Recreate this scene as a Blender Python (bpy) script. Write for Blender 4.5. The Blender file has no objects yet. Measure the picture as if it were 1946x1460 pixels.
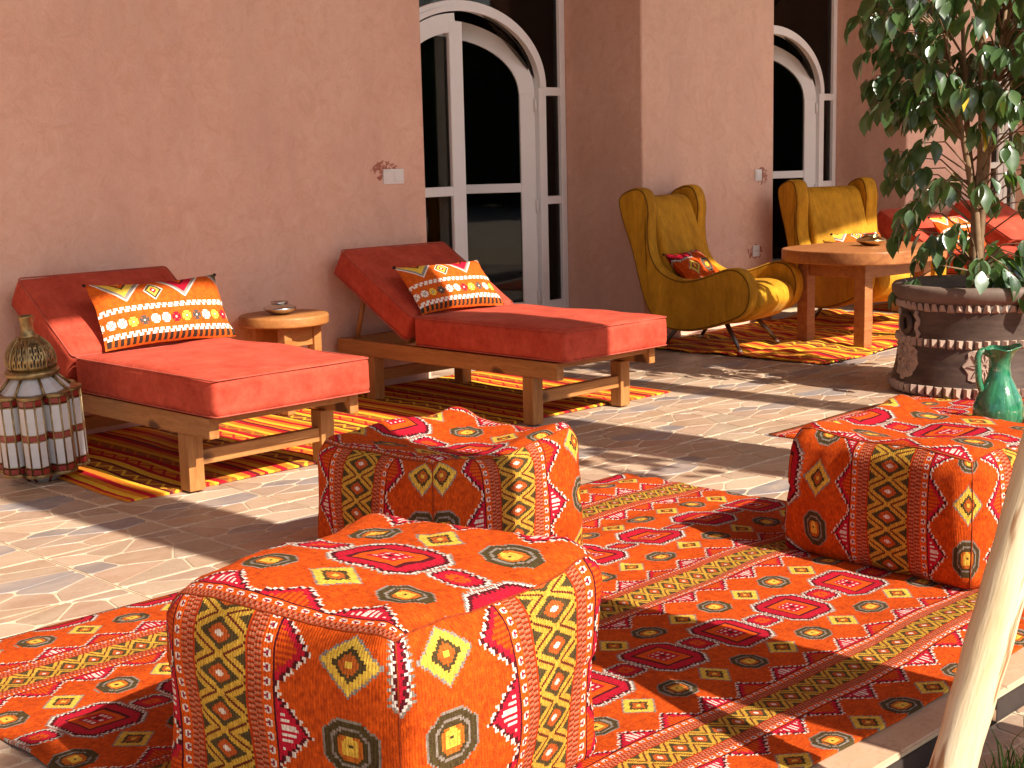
import bpy, bmesh, math, random
from mathutils import Vector, Matrix, noise
random.seed(7)
R_ = math.radians
S = bpy.context.scene
C = S.collection

# ------------------------------------------------------------------ camera
CAM_H = 1.30
cam_d = bpy.data.cameras.new('camera'); cam = bpy.data.objects.new('camera', cam_d); C.objects.link(cam)
cam_d.sensor_width = 36; cam_d.lens = 49.97; cam_d.clip_end = 500; cam_d.clip_start = .05
c_r = Vector((.70337, -.71044, -.02326)); c_u = Vector((.13012, .09651, .98679)); c_b = Vector((-.69881, -.69711, .16033))
cam.matrix_world = Matrix(((c_r.x, c_u.x, c_b.x, 0), (c_r.y, c_u.y, c_b.y, 0), (c_r.z, c_u.z, c_b.z, CAM_H), (0, 0, 0, 1)))
S.camera = cam

# ------------------------------------------------------------------ sky, sun, exposure
SUN_EL, SUN_AZ = R_(39.5), R_(3.0)          # the sun stands over -Y, a touch towards +X
w = bpy.data.worlds.new('World'); S.world = w; w.use_nodes = True
nt = w.node_tree
sky = nt.nodes.new('ShaderNodeTexSky'); sky.sky_type = 'NISHITA'; sky.sun_disc = False
sky.sun_elevation = SUN_EL; sky.dust_density = 2.0; sky.sun_rotation = math.pi - SUN_AZ
bg = nt.nodes['Background']; bg.inputs['Strength'].default_value = .10
nt.links.new(sky.outputs[0], bg.inputs['Color'])
sun_d = bpy.data.lights.new('sun', 'SUN'); sun_d.energy = 4.7; sun_d.angle = R_(.53); sun_d.color = (1, .93, .82)
sun = bpy.data.objects.new('sun', sun_d); C.objects.link(sun)
sv = Vector((math.sin(SUN_AZ) * math.cos(SUN_EL), -math.cos(SUN_AZ) * math.cos(SUN_EL), math.sin(SUN_EL)))
sun.rotation_euler = sv.to_track_quat('Z', 'Y').to_euler(); sun.location = (0, -5, 12)
S.view_settings.view_transform = 'Standard'; S.view_settings.look = 'None'
S.view_settings.gamma = 1; S.view_settings.exposure = .96
S.cycles.max_bounces = 7; S.cycles.diffuse_bounces = 4; S.cycles.transparent_max_bounces = 12

# ------------------------------------------------------------------ node expressions
class N:
    """a socket or number in a node tree, with arithmetic"""
    def __init__(s, t, v): s.t = t; s.v = v
    def op(s, o, b=None, c=None):
        n = s.t.nodes.new('ShaderNodeMath'); n.operation = o
        for i, q in enumerate((s, b, c)):
            if q is None: continue
            q = q.v if isinstance(q, N) else q
            if isinstance(q, (int, float)): n.inputs[i].default_value = q
            else: s.t.links.new(q, n.inputs[i])
        return N(s.t, n.outputs[0])
    def __add__(s, b): return s.op('ADD', b)
    def __sub__(s, b): return s.op('SUBTRACT', b)
    def __rsub__(s, b): return N(s.t, b).op('SUBTRACT', s)
    def __mul__(s, b): return s.op('MULTIPLY', b)
    def __truediv__(s, b): return s.op('DIVIDE', b)
    def abs(s): return s.op('ABSOLUTE')
    def floor(s): return s.op('FLOOR')
    def frac(s): return s.op('FRACT')
    def lt(s, b): return s.op('LESS_THAN', b)
    def gt(s, b): return s.op('GREATER_THAN', b)
    def max(s, b): return s.op('MAXIMUM', b)
    def min(s, b): return s.op('MINIMUM', b)
    def snap(s, q): return ((s / q).floor() + .5) * q
    def wrap(s, p): return s - ((s / p) + .5).floor() * p          # -p/2 .. p/2

class Mat:
    def __init__(s, name, rough=.7, spec=.3):
        s.m = bpy.data.materials.new(name); s.m.use_nodes = True
        s.t = s.m.node_tree; s.b = s.t.nodes['Principled BSDF']
        s.b.inputs['Roughness'].default_value = rough
        s.b.inputs['Specular IOR Level'].default_value = spec
        s._obj = None
    def new(s, k): return s.t.nodes.new(k)
    def link(s, a, b): s.t.links.new(a.v if isinstance(a, N) else a, b)
    def uv(s):
        n = s.new('ShaderNodeUVMap'); n.uv_map = 'UVMap'
        x = s.new('ShaderNodeSeparateXYZ'); s.t.links.new(n.outputs[0], x.inputs[0])
        return N(s.t, x.outputs[0]), N(s.t, x.outputs[1])
    def obj(s):
        if s._obj is None: s._obj = s.new('ShaderNodeTexCoord').outputs['Object']
        return s._obj
    def world(s): return s.new('ShaderNodeNewGeometry').outputs['Position']
    def objrand(s): return N(s.t, s.new('ShaderNodeObjectInfo').outputs['Random'])
    def noise(s, scale, detail=4, rough=.55, vec=None, stretch=None, dist=0):
        n = s.new('ShaderNodeTexNoise'); n.inputs['Scale'].default_value = scale
        n.inputs['Detail'].default_value = detail; n.inputs['Roughness'].default_value = rough; n.inputs['Distortion'].default_value = dist
        vec = vec or s.obj()
        if stretch:
            mp = s.new('ShaderNodeMapping'); mp.inputs['Scale'].default_value = stretch
            s.t.links.new(vec, mp.inputs[0]); vec = mp.outputs[0]
        s.t.links.new(vec, n.inputs['Vector'])
        return N(s.t, n.outputs['Fac'])
    def rng(s, x, a, b, c=0, d=1):
        n = s.new('ShaderNodeMapRange'); s.link(x, n.inputs[0])
        for i, v in zip((1, 2, 3, 4), (a, b, c, d)): n.inputs[i].default_value = v
        return N(s.t, n.outputs[0])
    def mix(s, f, a, b, blend='MIX'):
        n = s.new('ShaderNodeMix'); n.data_type = 'RGBA'; n.blend_type = blend
        for i, v in ((0, f), (6, a), (7, b)):
            if isinstance(v, N): v = v.v
            if isinstance(v, (int, float)): n.inputs[i].default_value = v
            elif isinstance(v, tuple): n.inputs[i].default_value = (*v, 1)
            else: s.t.links.new(v, n.inputs[i])
        return n.outputs[2]
    def ramp(s, f, stops, interp='LINEAR'):
        n = s.new('ShaderNodeValToRGB'); cr = n.color_ramp; cr.interpolation = interp
        while len(cr.elements) < len(stops): cr.elements.new(.5)
        for e, (p, c) in zip(cr.elements, stops): e.position = p; e.color = (*c, 1)
        s.link(f, n.inputs[0]); return n.outputs[0]
    def color(s, c):
        if isinstance(c, tuple): s.b.inputs['Base Color'].default_value = (*c, 1)
        else: s.t.links.new(c, s.b.inputs['Base Color'])
    def bump(s, hgt, strength=.3, dist=.01):
        n = s.new('ShaderNodeBump'); n.inputs['Strength'].default_value = strength; n.inputs['Distance'].default_value = dist
        s.link(hgt, n.inputs['Height']); s.t.links.new(n.outputs[0], s.b.inputs['Normal'])
    def set(s, k, v):
        if isinstance(v, N): s.link(v, s.b.inputs[k])
        else: s.b.inputs[k].default_value = v

M = {}
# ---- kilim upholstery fabric used on the poufs and the large rug (u along the lattice bands, v across, in metres)
ORANGE, RUST, CRIM, MAROON = (.76, .105, .006), (.50, .048, .006), (.56, .010, .034), (.10, .008, .014)
YEL, OLIVE, GREY, WHITE, PINK = (.88, .58, .075), (.085, .060, .022), (.30, .26, .22), (.84, .77, .68), (.60, .19, .10)
def fabric():
    k = Mat('kilim_fabric', .88, .12); u0, v0 = k.uv()
    V, U = .755, .292
    rag = k.noise(130, 2, .6)
    u = u0.snap(.0052); v = (v0 + (rag - .5) * .003).snap(.0036)
    a = v.wrap(V).abs()                                # distance from the band's centre line
    c = (.3775 - a)                                    # distance from the medallion line
    ub = u.wrap(U); ua = ub.abs(); us = (u + U / 2).wrap(U).abs(); uh = u.wrap(U / 2).abs()
    saw = ((u / .0135).frac() - .5).abs() * .017        # serrated edges
    sav = ((v / .0135).frac() - .5).abs() * .014
    nb = k.noise(300, 2, .6)
    col = k.mix(k.rng(k.noise(55, 3), .35, .7), ORANGE, (.50, .062, .005))
    def put(f, cc):
        nonlocal col
        col = k.mix(f, col, cc)
    # yellow lozenges beside the medallions, hexagons beside the small stars
    d = (ua / .050) + ((c - .163).abs() / .047)
    for lim, cc in ((1.12, GREY), (1.0, YEL), (.62, OLIVE), (.42, (.55, .13, .02)), (.16, YEL)): put(d.lt(lim), cc)
    cx = (c - .163).abs()
    d = (us * .92 + saw * .8).max(cx * 1.08 + .003).max((us + cx) * .74)
    for lim, cc in ((.052, GREY), (.049, OLIVE), (.037, GREY), (.032, OLIVE), (.026, (.60, .16, .02)), (.018, YEL), (.007, OLIVE)): put(d.lt(lim), cc)
    # medallion chain
    d = (ua * .92 + sav).max(c * .86 + saw).max((ua + c * .9) * .60)
    for lim, cc in ((.094, GREY), (.090, WHITE), (.086, MAROON), (.079, CRIM)): put(d.lt(lim), cc)
    d = (ua * 1.02).max(c * .92)
    for lim, cc in ((.056, MAROON), (.049, ORANGE), (.031, CRIM)): put(d.lt(lim), cc)
    dots = ((u / .0208).frac().gt(.55)) * ((v / .0180).frac().gt(.5))
    put(dots * d.lt(.027) * d.gt(.012), WHITE); put(d.lt(.007), MAROON)
    d = (us * .98 + sav).max(c * .96 + saw).max((us + c) * .62)
    for lim, cc in ((.050, GREY), (.047, WHITE), (.043, MAROON), (.037, CRIM), (.022, ORANGE), (.009, CRIM)): put(d.lt(lim), cc)
    # serrated half motifs along the band
    t = ((1.0 - uh / .066).max(0) * .058 + saw) + .088
    put(a.lt(t + .0030), WHITE); put(a.lt(t - .002), MAROON); put(a.lt(t - .009), CRIM)
    typ = ub.gt(-.073) * ub.lt(.073)
    put(a.lt(t - .022) * typ, k.mix((u / .0104).frac().gt(.5), RUST, ORANGE))
    comb = a.lt(t - .020) * a.gt(.096) * (1.0 - typ) * (u / .0125).frac().gt(.52)
    put(comb, WHITE)
    put(a.lt(.0885), MAROON); put(a.lt(.085), ORANGE)
    # beads
    bu = (u0 / .025).frac() - .5; bd = ((bu * .025).abs() / .0080).op('POWER', 2.5) + ((a - .077).abs() / .0052).op('POWER', 2.5)
    put(bd.lt(1), WHITE); put(bd.lt(.32), (.30, .02, .05))
    # braid
    put(a.lt(.069), RUST)
    for ctr, ph in ((.0625, 0), (.0515, .5)):
        inb = (a - ctr).abs().lt(.0045)
        put(inb * ((u0 / .0105 + ph).frac().gt(.5)), PINK); put(inb * ((u0 / .0105 + ph).frac().lt(.22)), (.17, .03, .01))
    # lattice
    inl = a.lt(.0445)
    ud = u0.snap(.0028).wrap(.070).abs()
    d = ud / .035 + a / .0405
    put(inl, (.15, .025, .012))
    LY_ = (.66, .40, .050)
    put(inl * d.gt(1.30), LY_); put(inl * d.gt(1.62), OLIVE)
    put(inl * d.lt(1.14), LY_); put(inl * d.lt(.82), OLIVE); put(inl * d.lt(.52), (.55, .11, .02)); put(inl * d.lt(.18), WHITE)
    # yarn: heathered threads and the ribs of the weave
    cv = k.new('ShaderNodeCombineXYZ'); k.link(u0, cv.inputs[0]); k.link(v0, cv.inputs[1])
    th1 = k.noise(1, 4, .7, vec=cv.outputs[0], stretch=(75, 260, 1)); th2 = k.noise(1, 3, .6, vec=cv.outputs[0], stretch=(9, 14, 1))
    col = k.mix(k.rng(th1, .38, .64, 0, .9), col, (.52, .40, .36), 'MULTIPLY')
    col = k.mix(k.rng(th2, .35, .75, 0, .40), col, (.70, .60, .55), 'MULTIPLY')
    ribs = ((v0 / .0046 + (nb - .5) * .6).frac() - .5).abs() * 2
    col = k.mix(k.rng(ribs, .55, 1.0, 0, .45), col, (.50, .40, .36), 'MULTIPLY')
    col = k.mix(k.rng(nb, .60, .85, 0, .12), col, (.75, .40, .20))
    k.color(col)
    k.bump((1.0 - ribs) * .5 + nb * .9 + th1 * .7, .6, .004)
    return k.m
M['fabric'] = fabric()

def kilim(name, shift, wv=.035):
    k = Mat(name, .9, .1); u, v = k.uv()
    wob = (k.noise(2.6, 2) - .5) * wv + (k.noise(60, 2) - .5) * .006
    x = u + wob + shift
    f = (x / .62).frac()
    Y, O, Rd, Mr, Br = (.80, .47, .035), (.66, .20, .018), (.46, .012, .02), (.14, .014, .018), (.33, .10, .02)
    st = [(0, Y), (.05, O), (.10, Rd), (.15, O), (.21, Y), (.245, Mr), (.27, Br), (.36, Mr), (.39, Y), (.45, Rd), (.49, O), (.57, Y), (.60, Rd), (.66, Br), (.74, Y), (.79, O), (.85, Rd), (.90, Mr), (.93, O), (.97, Rd)]
    col = k.ramp(f, st, 'CONSTANT')
    # woven zigzag rows inside the broad brown stripes
    vs = v.snap(.008); tri = ((vs / .11).frac() - .5).abs() * 2
    for c0, wdt, c1 in ((.315, .045, Y), (.70, .04, O), (.53, .04, Rd)):
        loc = (f - c0) / wdt
        hit = (loc - (tri * 1.6 - .8)).abs().lt(.30) * loc.abs().lt(1)
        col = k.mix(hit, col, c1)
    nb = k.noise(160, 3, .6, stretch=(1, .25, 1))
    col = k.mix(k.rng(nb, .3, .8, 0, .6), col, (.5, .45, .4), 'MULTIPLY')
    k.color(col); k.bump(nb, .5, .003); return k.m
M['kilim_a'] = kilim('striped_kilim_a', .31); M['kilim_b'] = kilim('striped_kilim_b', .12, .16)

def pillow_mat():
    k = Mat('kilim_pillow', .9, .1); u0, v0 = k.uv()
    u = u0.snap(.0042); v = v0.snap(.0042)
    nb = k.noise(170, 3, .6)
    col = k.mix(k.rng(k.noise(60, 3), .35, .7), (.68, .13, .012), (.52, .075, .010))
    def put(f, cc):
        nonlocal col
        col = k.mix(f, col, cc)
    for cx_, cc, cd in ((-.185, YEL, OLIVE), (.105, CRIM, MAROON), (.385, OLIVE, MAROON)):
        d = (u - cx_).abs() / .150 + (v - .19).abs() / .150
        for lim, q in ((1.0, WHITE), (.95, GREY), (.82, cc), (.56, cd), (.48, ORANGE), (.34, cc), (.14, cd)): put(d.lt(lim), q)
    d = (u + .045).abs() / .050 + (v - .085).abs() / .050
    for lim, q in ((1.0, WHITE), (.86, OLIVE), (.60, YEL), (.34, CRIM), (.14, WHITE)): put(d.lt(lim), q)
    for v1, ph in ((.005, 0), (-.115, .5)):
        row = (v - v1).abs().lt(.0125)
        up = (v - v1).gt(0)
        put(row * up * (u / .030 + ph).frac().gt(.30), WHITE)
        put(row * (1.0 - up) * (u / .030 + ph + .35).frac().gt(.30), WHITE)
    put((v + .142).abs().lt(.014) * (u / .030).frac().gt(.42), (.05, .03, .02))
    cell = (u0 / .052).floor(); uc = ((u0 / .052).frac() - .5).abs() * .052; vc = (v0 + .057).abs()
    r = uc.max(vc).max((uc + vc) * .68); notch = (uc - vc).abs().lt(.0030) * r.gt(.012)
    h = (cell * .6180 + .37).frac()
    fc = k.ramp(h, [(0, WHITE), (.30, CRIM), (.48, (.10, .08, .07)), (.64, WHITE), (.82, YEL)], 'CONSTANT')
    put(r.lt(.0215) * (1.0 - notch), fc); put((uc + vc).lt(.010), OLIVE); put((uc + vc).lt(.0055), WHITE)
    col = k.mix(k.rng(nb, .3, .8, 0, .5), col, (.55, .5, .45), 'MULTIPLY')
    k.color(col); k.bump(nb, .6, .004); return k.m
M['pillow'] = pillow_mat()

def velvet(name, dark, light, streak=(1, 1, 1), sheen=.12, tint=(1, .55, .4)):
    k = Mat(name, .75, .15)
    n1 = k.noise(9, 6, .68, stretch=streak); n2 = k.noise(260, 2, .6)
    f = k.rng(n1, .32, .68)
    col = k.mix(f, dark, light)
    n3 = k.noise(34, 5, .7, stretch=streak)
    col = k.mix(k.rng(n3, .40, .66, 0, .38), col, (.52, .46, .42), 'MULTIPLY')
    col = k.mix(k.rng(n2, .3, .75, 0, .4), col, (.6, .55, .5), 'MULTIPLY')
    k.color(col); k.bump(n2 * .6 + n1 + n3 * .5, .3, .004)
    k.set('Sheen Weight', sheen); k.set('Sheen Roughness', .35); k.set('Sheen Tint', (*tint, 1)); return k.m
M['coral'] = velvet('coral_velvet', (.45, .050, .025), (.63, .100, .056))
M['mustard'] = velvet('mustard_velvet', (.40, .175, .008), (.72, .36, .022), (1, 1, .35), .10, (1, .8, .3))
M['mustard_pipe'] = velvet('mustard_piping', (.16, .07, .006), (.24, .11, .010))
M['coral_pipe'] = velvet('coral_piping', (.42, .075, .048), (.54, .11, .07))

def wood(name, a, b, scale=7, axis=(1, 1, 1), rough=.5):
    k = Mat(name, rough, .35)
    n = k.noise(scale, 5, .6, stretch=axis, dist=.6); g = k.noise(scale * 9, 3, .6, stretch=axis)
    col = k.mix(k.rng(n, .35, .65), a, b)
    col = k.mix(k.rng(g, .45, .75, 0, .45), col, (.45, .32, .22), 'MULTIPLY')
    kn = k.noise(3.1, 1, .4); col = k.mix(k.rng(kn, .735, .76), col, (.10, .035, .012))
    k.color(col); k.bump(g, .15, .003); return k.m
M['pine_y'] = wood('pine_along_y', (.33, .130, .034), (.46, .20, .060), 7, (5, .5, 5))
M['pine_x'] = wood('pine_along_x', (.33, .130, .034), (.46, .20, .060), 7, (.5, 5, 5))
M['pine_z'] = wood('pine_along_z', (.33, .130, .034), (.46, .20, .060), 7, (5, 5, .5))
M['table'] = wood('red_pine', (.31, .105, .034), (.43, .170, .055), 6, (.6, 5, 5), .4)
M['stump'] = wood('golden_pine', (.36, .135, .034), (.48, .20, .060), 6, (.6, 5, 5), .5)
def pole_mat():
    k = Mat('peeled_wood', .6, .25)
    n = k.noise(5, 4, .6, stretch=(4, 4, .5)); st = k.noise(7, 3, .55, stretch=(3, 3, .45)); f = k.noise(60, 3, .6, stretch=(3, 3, .2))
    col = k.mix(k.rng(n, .3, .7), (.60, .45, .25), (.70, .60, .42))
    col = k.mix(k.rng(st, .585, .63), col, (.33, .17, .08))
    col = k.mix(k.rng(f, .5, .8, 0, .5), col, (.6, .48, .36), 'MULTIPLY')
    k.color(col); k.bump(n * .6 + f * .4, .5, .006); return k.m
M['pole'] = pole_mat()

def plaster():
    k = Mat('tadelakt_plaster', .42, .35)
    P = k.world()
    n1 = k.noise(1.5, 5, .6, vec=P); n2 = k.noise(9, 6, .7, vec=P, dist=1.4); n3 = k.noise(42, 4, .65, vec=P); n4 = k.noise(3.5, 4, .6, vec=P, stretch=(1, 1, .35))
    col = k.mix(k.rng(n1, .35, .65), (.71, .400, .290), (.75, .455, .335))
    col = k.mix(k.rng(n2, .40, .72, 0, .75), col, (.80, .53, .41))
    col = k.mix(k.rng(n4, .48, .70, 0, .75), col, (.66, .39, .30))
    col = k.mix(k.rng(n3, .56, .72, 0, .35), col, (.65, .34, .23))
    # scuffs of bare red paint around the switch plates and the socket
    x = k.new('ShaderNodeSeparateXYZ'); k.t.links.new(P, x.inputs[0])
    X, Z = N(k.t, x.outputs[0]), N(k.t, x.outputs[2])
    sc = k.noise(26, 4, .7, vec=P)
    mask = None
    for (x0, z0, rx, rz) in ((5.24, 1.22, .17, .10), (8.90, 1.09, .13, .11), (8.82, .53, .17, .10)):
        d = (((X - x0) / rx).op('POWER', 2) + ((Z - z0) / rz).op('POWER', 2))
        m_ = k.rng(d, .2, 1.0, 1, 0)
        mask = m_ if mask is None else mask.max(m_)
    col = k.mix(k.rng(mask * sc, .46, .50, 0, .85), col, (.30, .065, .030))
    k.color(col)
    k.set('Roughness', k.rng(n2, .3, .7, .34, .55))
    n5 = k.noise(5, 6, .75, vec=P, dist=2.2); col2 = k.mix(k.rng(n5, .50, .64, 0, .45), col, (.62, .34, .225)); k.color(col2)
    k.bump(n1 * 1.0 + n2 * .5 + n3 * .12 + n5 * .6, .5, .025); return k.m
M['plaster'] = plaster()
def simple(name, c, rough=.5, spec=.4, metal=0, var=.0, sc=20):
    k = Mat(name, rough, spec); k.set('Metallic', metal)
    if var:
        n = k.noise(sc, 4, .6); k.color(k.mix(k.rng(n, .35, .7, 0, 1), c, tuple(q * (1 - var) for q in c))); k.bump(n, .15, .004)
    else: k.color(c)
    return k.m
M['white'] = simple('white_aluminium', (.90, .88, .87), .38, .45, 0, .06, 5)
M['plastic'] = simple('white_plastic', (.78, .75, .72), .35, .5, 0, .05, 30)
M['plug_hole'] = simple('socket_hole', (.06, .05, .05), .6)
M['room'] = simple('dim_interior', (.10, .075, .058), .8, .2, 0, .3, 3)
M['soffit'] = simple('soffit_boards', (.16, .085, .045), .8, .2, 0, .1, 4)
M['metal_leg'] = simple('dark_metal', (.16, .14, .12), .35, .5, .9)
M['ferrule'] = simple('pale_ferrule', (.75, .68, .55), .3, .5, .9)
M['silver'] = simple('beaten_silver', (.72, .69, .64), .24, .5, 1, .15, 60)
M['gold'] = simple('beaten_brass', (.72, .56, .30), .22, .5, 1, .15, 60)
M['brass'] = simple('aged_brass', (.36, .25, .11), .42, .5, .85, .5, 35)
M['frost'] = simple('frosted_white_glass', (.52, .51, .52), .25, .5, 0, .12, 30)
M['redglass'] = simple('red_glass', (.26, .028, .022), .2, .5, 0, .3, 30)
M['soil'] = simple('potting_soil', (.035, .024, .016), .95, .1, 0, .5, 40)
M['bark'] = simple('ficus_bark', (.27, .17, .095), .8, .2, 0, .35, 25)
M['grass'] = simple('grass_blade', (.10, .20, .02), .5, .3, 0, .4, 30)
M['dark_cloth'] = simple('black_tassel', (.03, .02, .02), .9, .1)
M['riser_shade'] = simple('painted_step_shade', (.05, .036, .030), .7, .3, 0, .3, 12)  # dark tone painted in for the shaded gap below the kerb
M['hedge'] = simple('hedge_green', (.045, .085, .022), .7, .3, 0, .6, 5)
M['grout'] = simple('pale_grout', (.60, .47, .30), .8, .2, 0, .15, 14)
M['earth'] = simple('garden_paving', (.68, .55, .42), .9, .1, 0, .2, 2)
def glass():
    m = bpy.data.materials.new('window_glass'); m.use_nodes = True; t = m.node_tree
    t.nodes.remove(t.nodes['Principled BSDF']); o = t.nodes['Material Output']
    tr = t.nodes.new('ShaderNodeBsdfTransparent'); tr.inputs[0].default_value = (.42, .40, .37, 1)
    gl = t.nodes.new('ShaderNodeBsdfGlossy'); gl.inputs['Roughness'].default_value = .02
    fr = t.nodes.new('ShaderNodeFresnel'); fr.inputs[0].default_value = 1.40
    mx = t.nodes.new('ShaderNodeMixShader'); t.links.new(fr.outputs[0], mx.inputs[0]); t.links.new(tr.outputs[0], mx.inputs[1]); t.links.new(gl.outputs[0], mx.inputs[2])
    t.links.new(mx.outputs[0], o.inputs[0]); return m
M['glass'] = glass()
def tile_mat():
    k = Mat('stone_print_tile', .42, .4)
    at = k.new('ShaderNodeAttribute'); at.attribute_name = 'Col'
    P = k.world()
    n1 = k.noise(9, 5, .65, vec=P, stretch=(.6, 1.2, 1)); n2 = k.noise(30, 5, .7, vec=P, dist=1.5)
    col = k.mix(k.rng(n1, .42, .68, 0, .5), at.outputs['Color'], (.56, .42, .30))
    col = k.mix(k.rng(n2, .52, .72, 0, .55), col, (.33, .18, .10))
    col = k.mix(k.objrand() * .22, col, (.40, .26, .18))
    n3 = k.noise(1.1, 3, .5, vec=P); col = k.mix(k.rng(n3, .45, .75, 0, .25), col, (.35, .26, .2))
    k.color(col); k.set('Roughness', k.rng(n2, .3, .7, .34, .55)); k.bump(n2 + n1, .2, .004); return k.m
M['tile'] = tile_mat()
def leaf_mat():
    k = Mat('ficus_leaf', .30, .8)
    n = k.noise(30, 3, .6); r = k.objrand()
    P = k.world(); nw = k.noise(7, 2, .5, vec=P)
    col = k.mix(k.rng(nw, .35, .7), (.026, .062, .024), (.090, .165, .046))
    col = k.mix(k.rng(n, .45, .7, 0, .35), col, (.13, .22, .07))
    k.color(col); k.set('Coat Weight', .6); k.set('Coat Roughness', .22)
    tl = k.new('ShaderNodeBsdfTranslucent'); tl.inputs[0].default_value = (.16, .32, .03, 1)
    mx = k.new('ShaderNodeMixShader'); mx.inputs[0].default_value = .20
    k.t.links.new(k.b.outputs[0], mx.inputs[1]); k.t.links.new(tl.outputs[0], mx.inputs[2])
    k.t.links.new(mx.outputs[0], k.t.nodes['Material Output'].inputs[0]); return k.m
M['leaf'] = leaf_mat()
M['yellow_leaf'] = simple('yellow_leaf', (.55, .36, .03), .4, .4)
def pot_mat():
    k = Mat('smoked_clay', .55, .3)
    n = k.noise(6, 5, .65, stretch=(1, 1, 4)); n2 = k.noise(50, 3)
    k.color(k.mix(k.rng(n, .35, .7), (.050, .032, .024), (.105, .068, .050))); k.bump(n * .6 + n2 * .3, .3, .006); return k.m
M['pot'] = pot_mat()
M['pot_rim'] = simple('worn_clay_rim', (.19, .13, .10), .6, .3, 0, .35, 9)
M['pot_relief'] = simple('plaster_relief', (.44, .31, .235), .7, .25, 0, .3, 22)
def jug_mat():
    k = Mat('green_glaze', .1, .6)
    n = k.noise(10, 5, .65, stretch=(3, 3, .6), dist=.8); n2 = k.noise(34, 4, .65)
    col = k.mix(k.rng(n, .35, .68), (.010, .095, .045), (.040, .24, .115))
    col = k.mix(k.rng(n2, .60, .72, 0, .8), col, (.40, .42, .30))
    k.color(col); k.bump(n + n2 * .4, .35, .006); k.set('Coat Weight', .6); k.set('Coat Roughness', .05); return k.m
M['jug'] = jug_mat()

# ------------------------------------------------------------------ mesh helpers
def mobj(name, bm, m, parent=None, smooth=False, loc=None, rot=None):
    me = bpy.data.meshes.new(name); bm.normal_update(); bm.to_mesh(me); bm.free()
    if m is not None: me.materials.append(M[m])
    if smooth:
        for p in me.polygons: p.use_smooth = True
    o = bpy.data.objects.new(name, me); C.objects.link(o)
    if parent: o.parent = parent
    if loc: o.location = loc
    if rot: o.rotation_euler = rot
    return o
def tag(o, label, cat, group=None):
    o['label'] = label; o['category'] = cat
    if group: o['group'] = group
    return o
def thing(name, label, cat, loc=(0, 0, 0), rz=0, group=None):
    o = bpy.data.objects.new(name, None); C.objects.link(o); o.empty_display_size = .1
    o.location = loc; o.rotation_euler = (0, 0, rz); return tag(o, label, cat, group)
def dup(o, parent=None):
    c = o.copy(); C.objects.link(c)
    if parent: c.parent = parent
    for ch in o.children: dup(ch, c)
    return c
def box(x0, x1, y0, y1, z0, z1, bev=0, seg=2, bm=None, uv=False):
    b2 = bmesh.new(); bmesh.ops.create_cube(b2, size=1)
    for v in b2.verts: v.co = Vector(((x0 + x1) / 2 + v.co.x * (x1 - x0), (y0 + y1) / 2 + v.co.y * (y1 - y0), (z0 + z1) / 2 + v.co.z * (z1 - z0)))
    if bev: bmesh.ops.bevel(b2, geom=list(b2.edges), offset=bev, segments=seg, profile=.6, affect='EDGES')
    if bm is None: return b2
    return join(bm, b2)
def join(bm, b2):
    me = bpy.data.meshes.new('tmp'); b2.to_mesh(me); b2.free(); bm.from_mesh(me); bpy.data.meshes.remove(me); return bm
def tube(pts, rad, n=8, bm=None, cap=True, closed=False):
    bm = bm or bmesh.new(); pts = [Vector(p) for p in pts]; rings = []
    L = len(pts); prev = None
    for i, p in enumerate(pts):
        a = pts[(i - 1) % L] if closed else pts[max(i - 1, 0)]; b = pts[(i + 1) % L] if closed else pts[min(i + 1, L - 1)]
        d = (b - a).normalized()
        if prev is None:
            s = d.cross(Vector((0, 0, 1)));
            if s.length < .05: s = d.cross(Vector((1, 0, 0)))
            s.normalize()
        else: s = (prev - d * prev.dot(d)).normalized()
        prev = s; q = d.cross(s); r = rad[i] if isinstance(rad, (list, tuple)) else rad
        rings.append([bm.verts.new(p + (s * math.cos(2 * math.pi * j / n) + q * math.sin(2 * math.pi * j / n)) * r) for j in range(n)])
    rr = list(zip(rings, rings[1:])) + ([(rings[-1], rings[0])] if closed else [])
    for a, b in rr:
        for j in range(n): bm.faces.new((a[j], a[(j + 1) % n], b[(j + 1) % n], b[j]))
    if cap and not closed:
        bm.faces.new(rings[0][::-1]); bm.faces.new(rings[-1])
    return bm
def lathe(prof, n=40, bm=None, skip=None):
    bm = bm or bmesh.new(); rings = []
    for r, z in prof:
        rings.append([bm.verts.new((r * math.cos(2 * math.pi * j / n), r * math.sin(2 * math.pi * j / n), z)) for j in range(n)])
    for i, (a, b) in enumerate(zip(rings, rings[1:])):
        for j in range(n):
            if skip and skip(i, j): continue
            bm.faces.new((a[j], a[(j + 1) % n], b[(j + 1) % n], b[j]))
    bm.faces.new(rings[0][::-1]); bm.faces.new(rings[-1]); return bm
def catmull(p, k=4, closed=True):
    out = []; n = len(p)
    for i in range(n if closed else n - 1):
        a, b, c, d = (Vector(p[(i + q) % n] if closed else p[min(max(i + q, 0), n - 1)]) for q in (-1, 0, 1, 2))
        for j in range(k):
            t = j / k
            out.append(.5 * ((2 * b) + (c - a) * t + (2 * a - 5 * b + 4 * c - d) * t * t + (3 * b - a - 3 * c + d) * t ** 3))
    if not closed: out.append(Vector(p[-1]))
    return out
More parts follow.
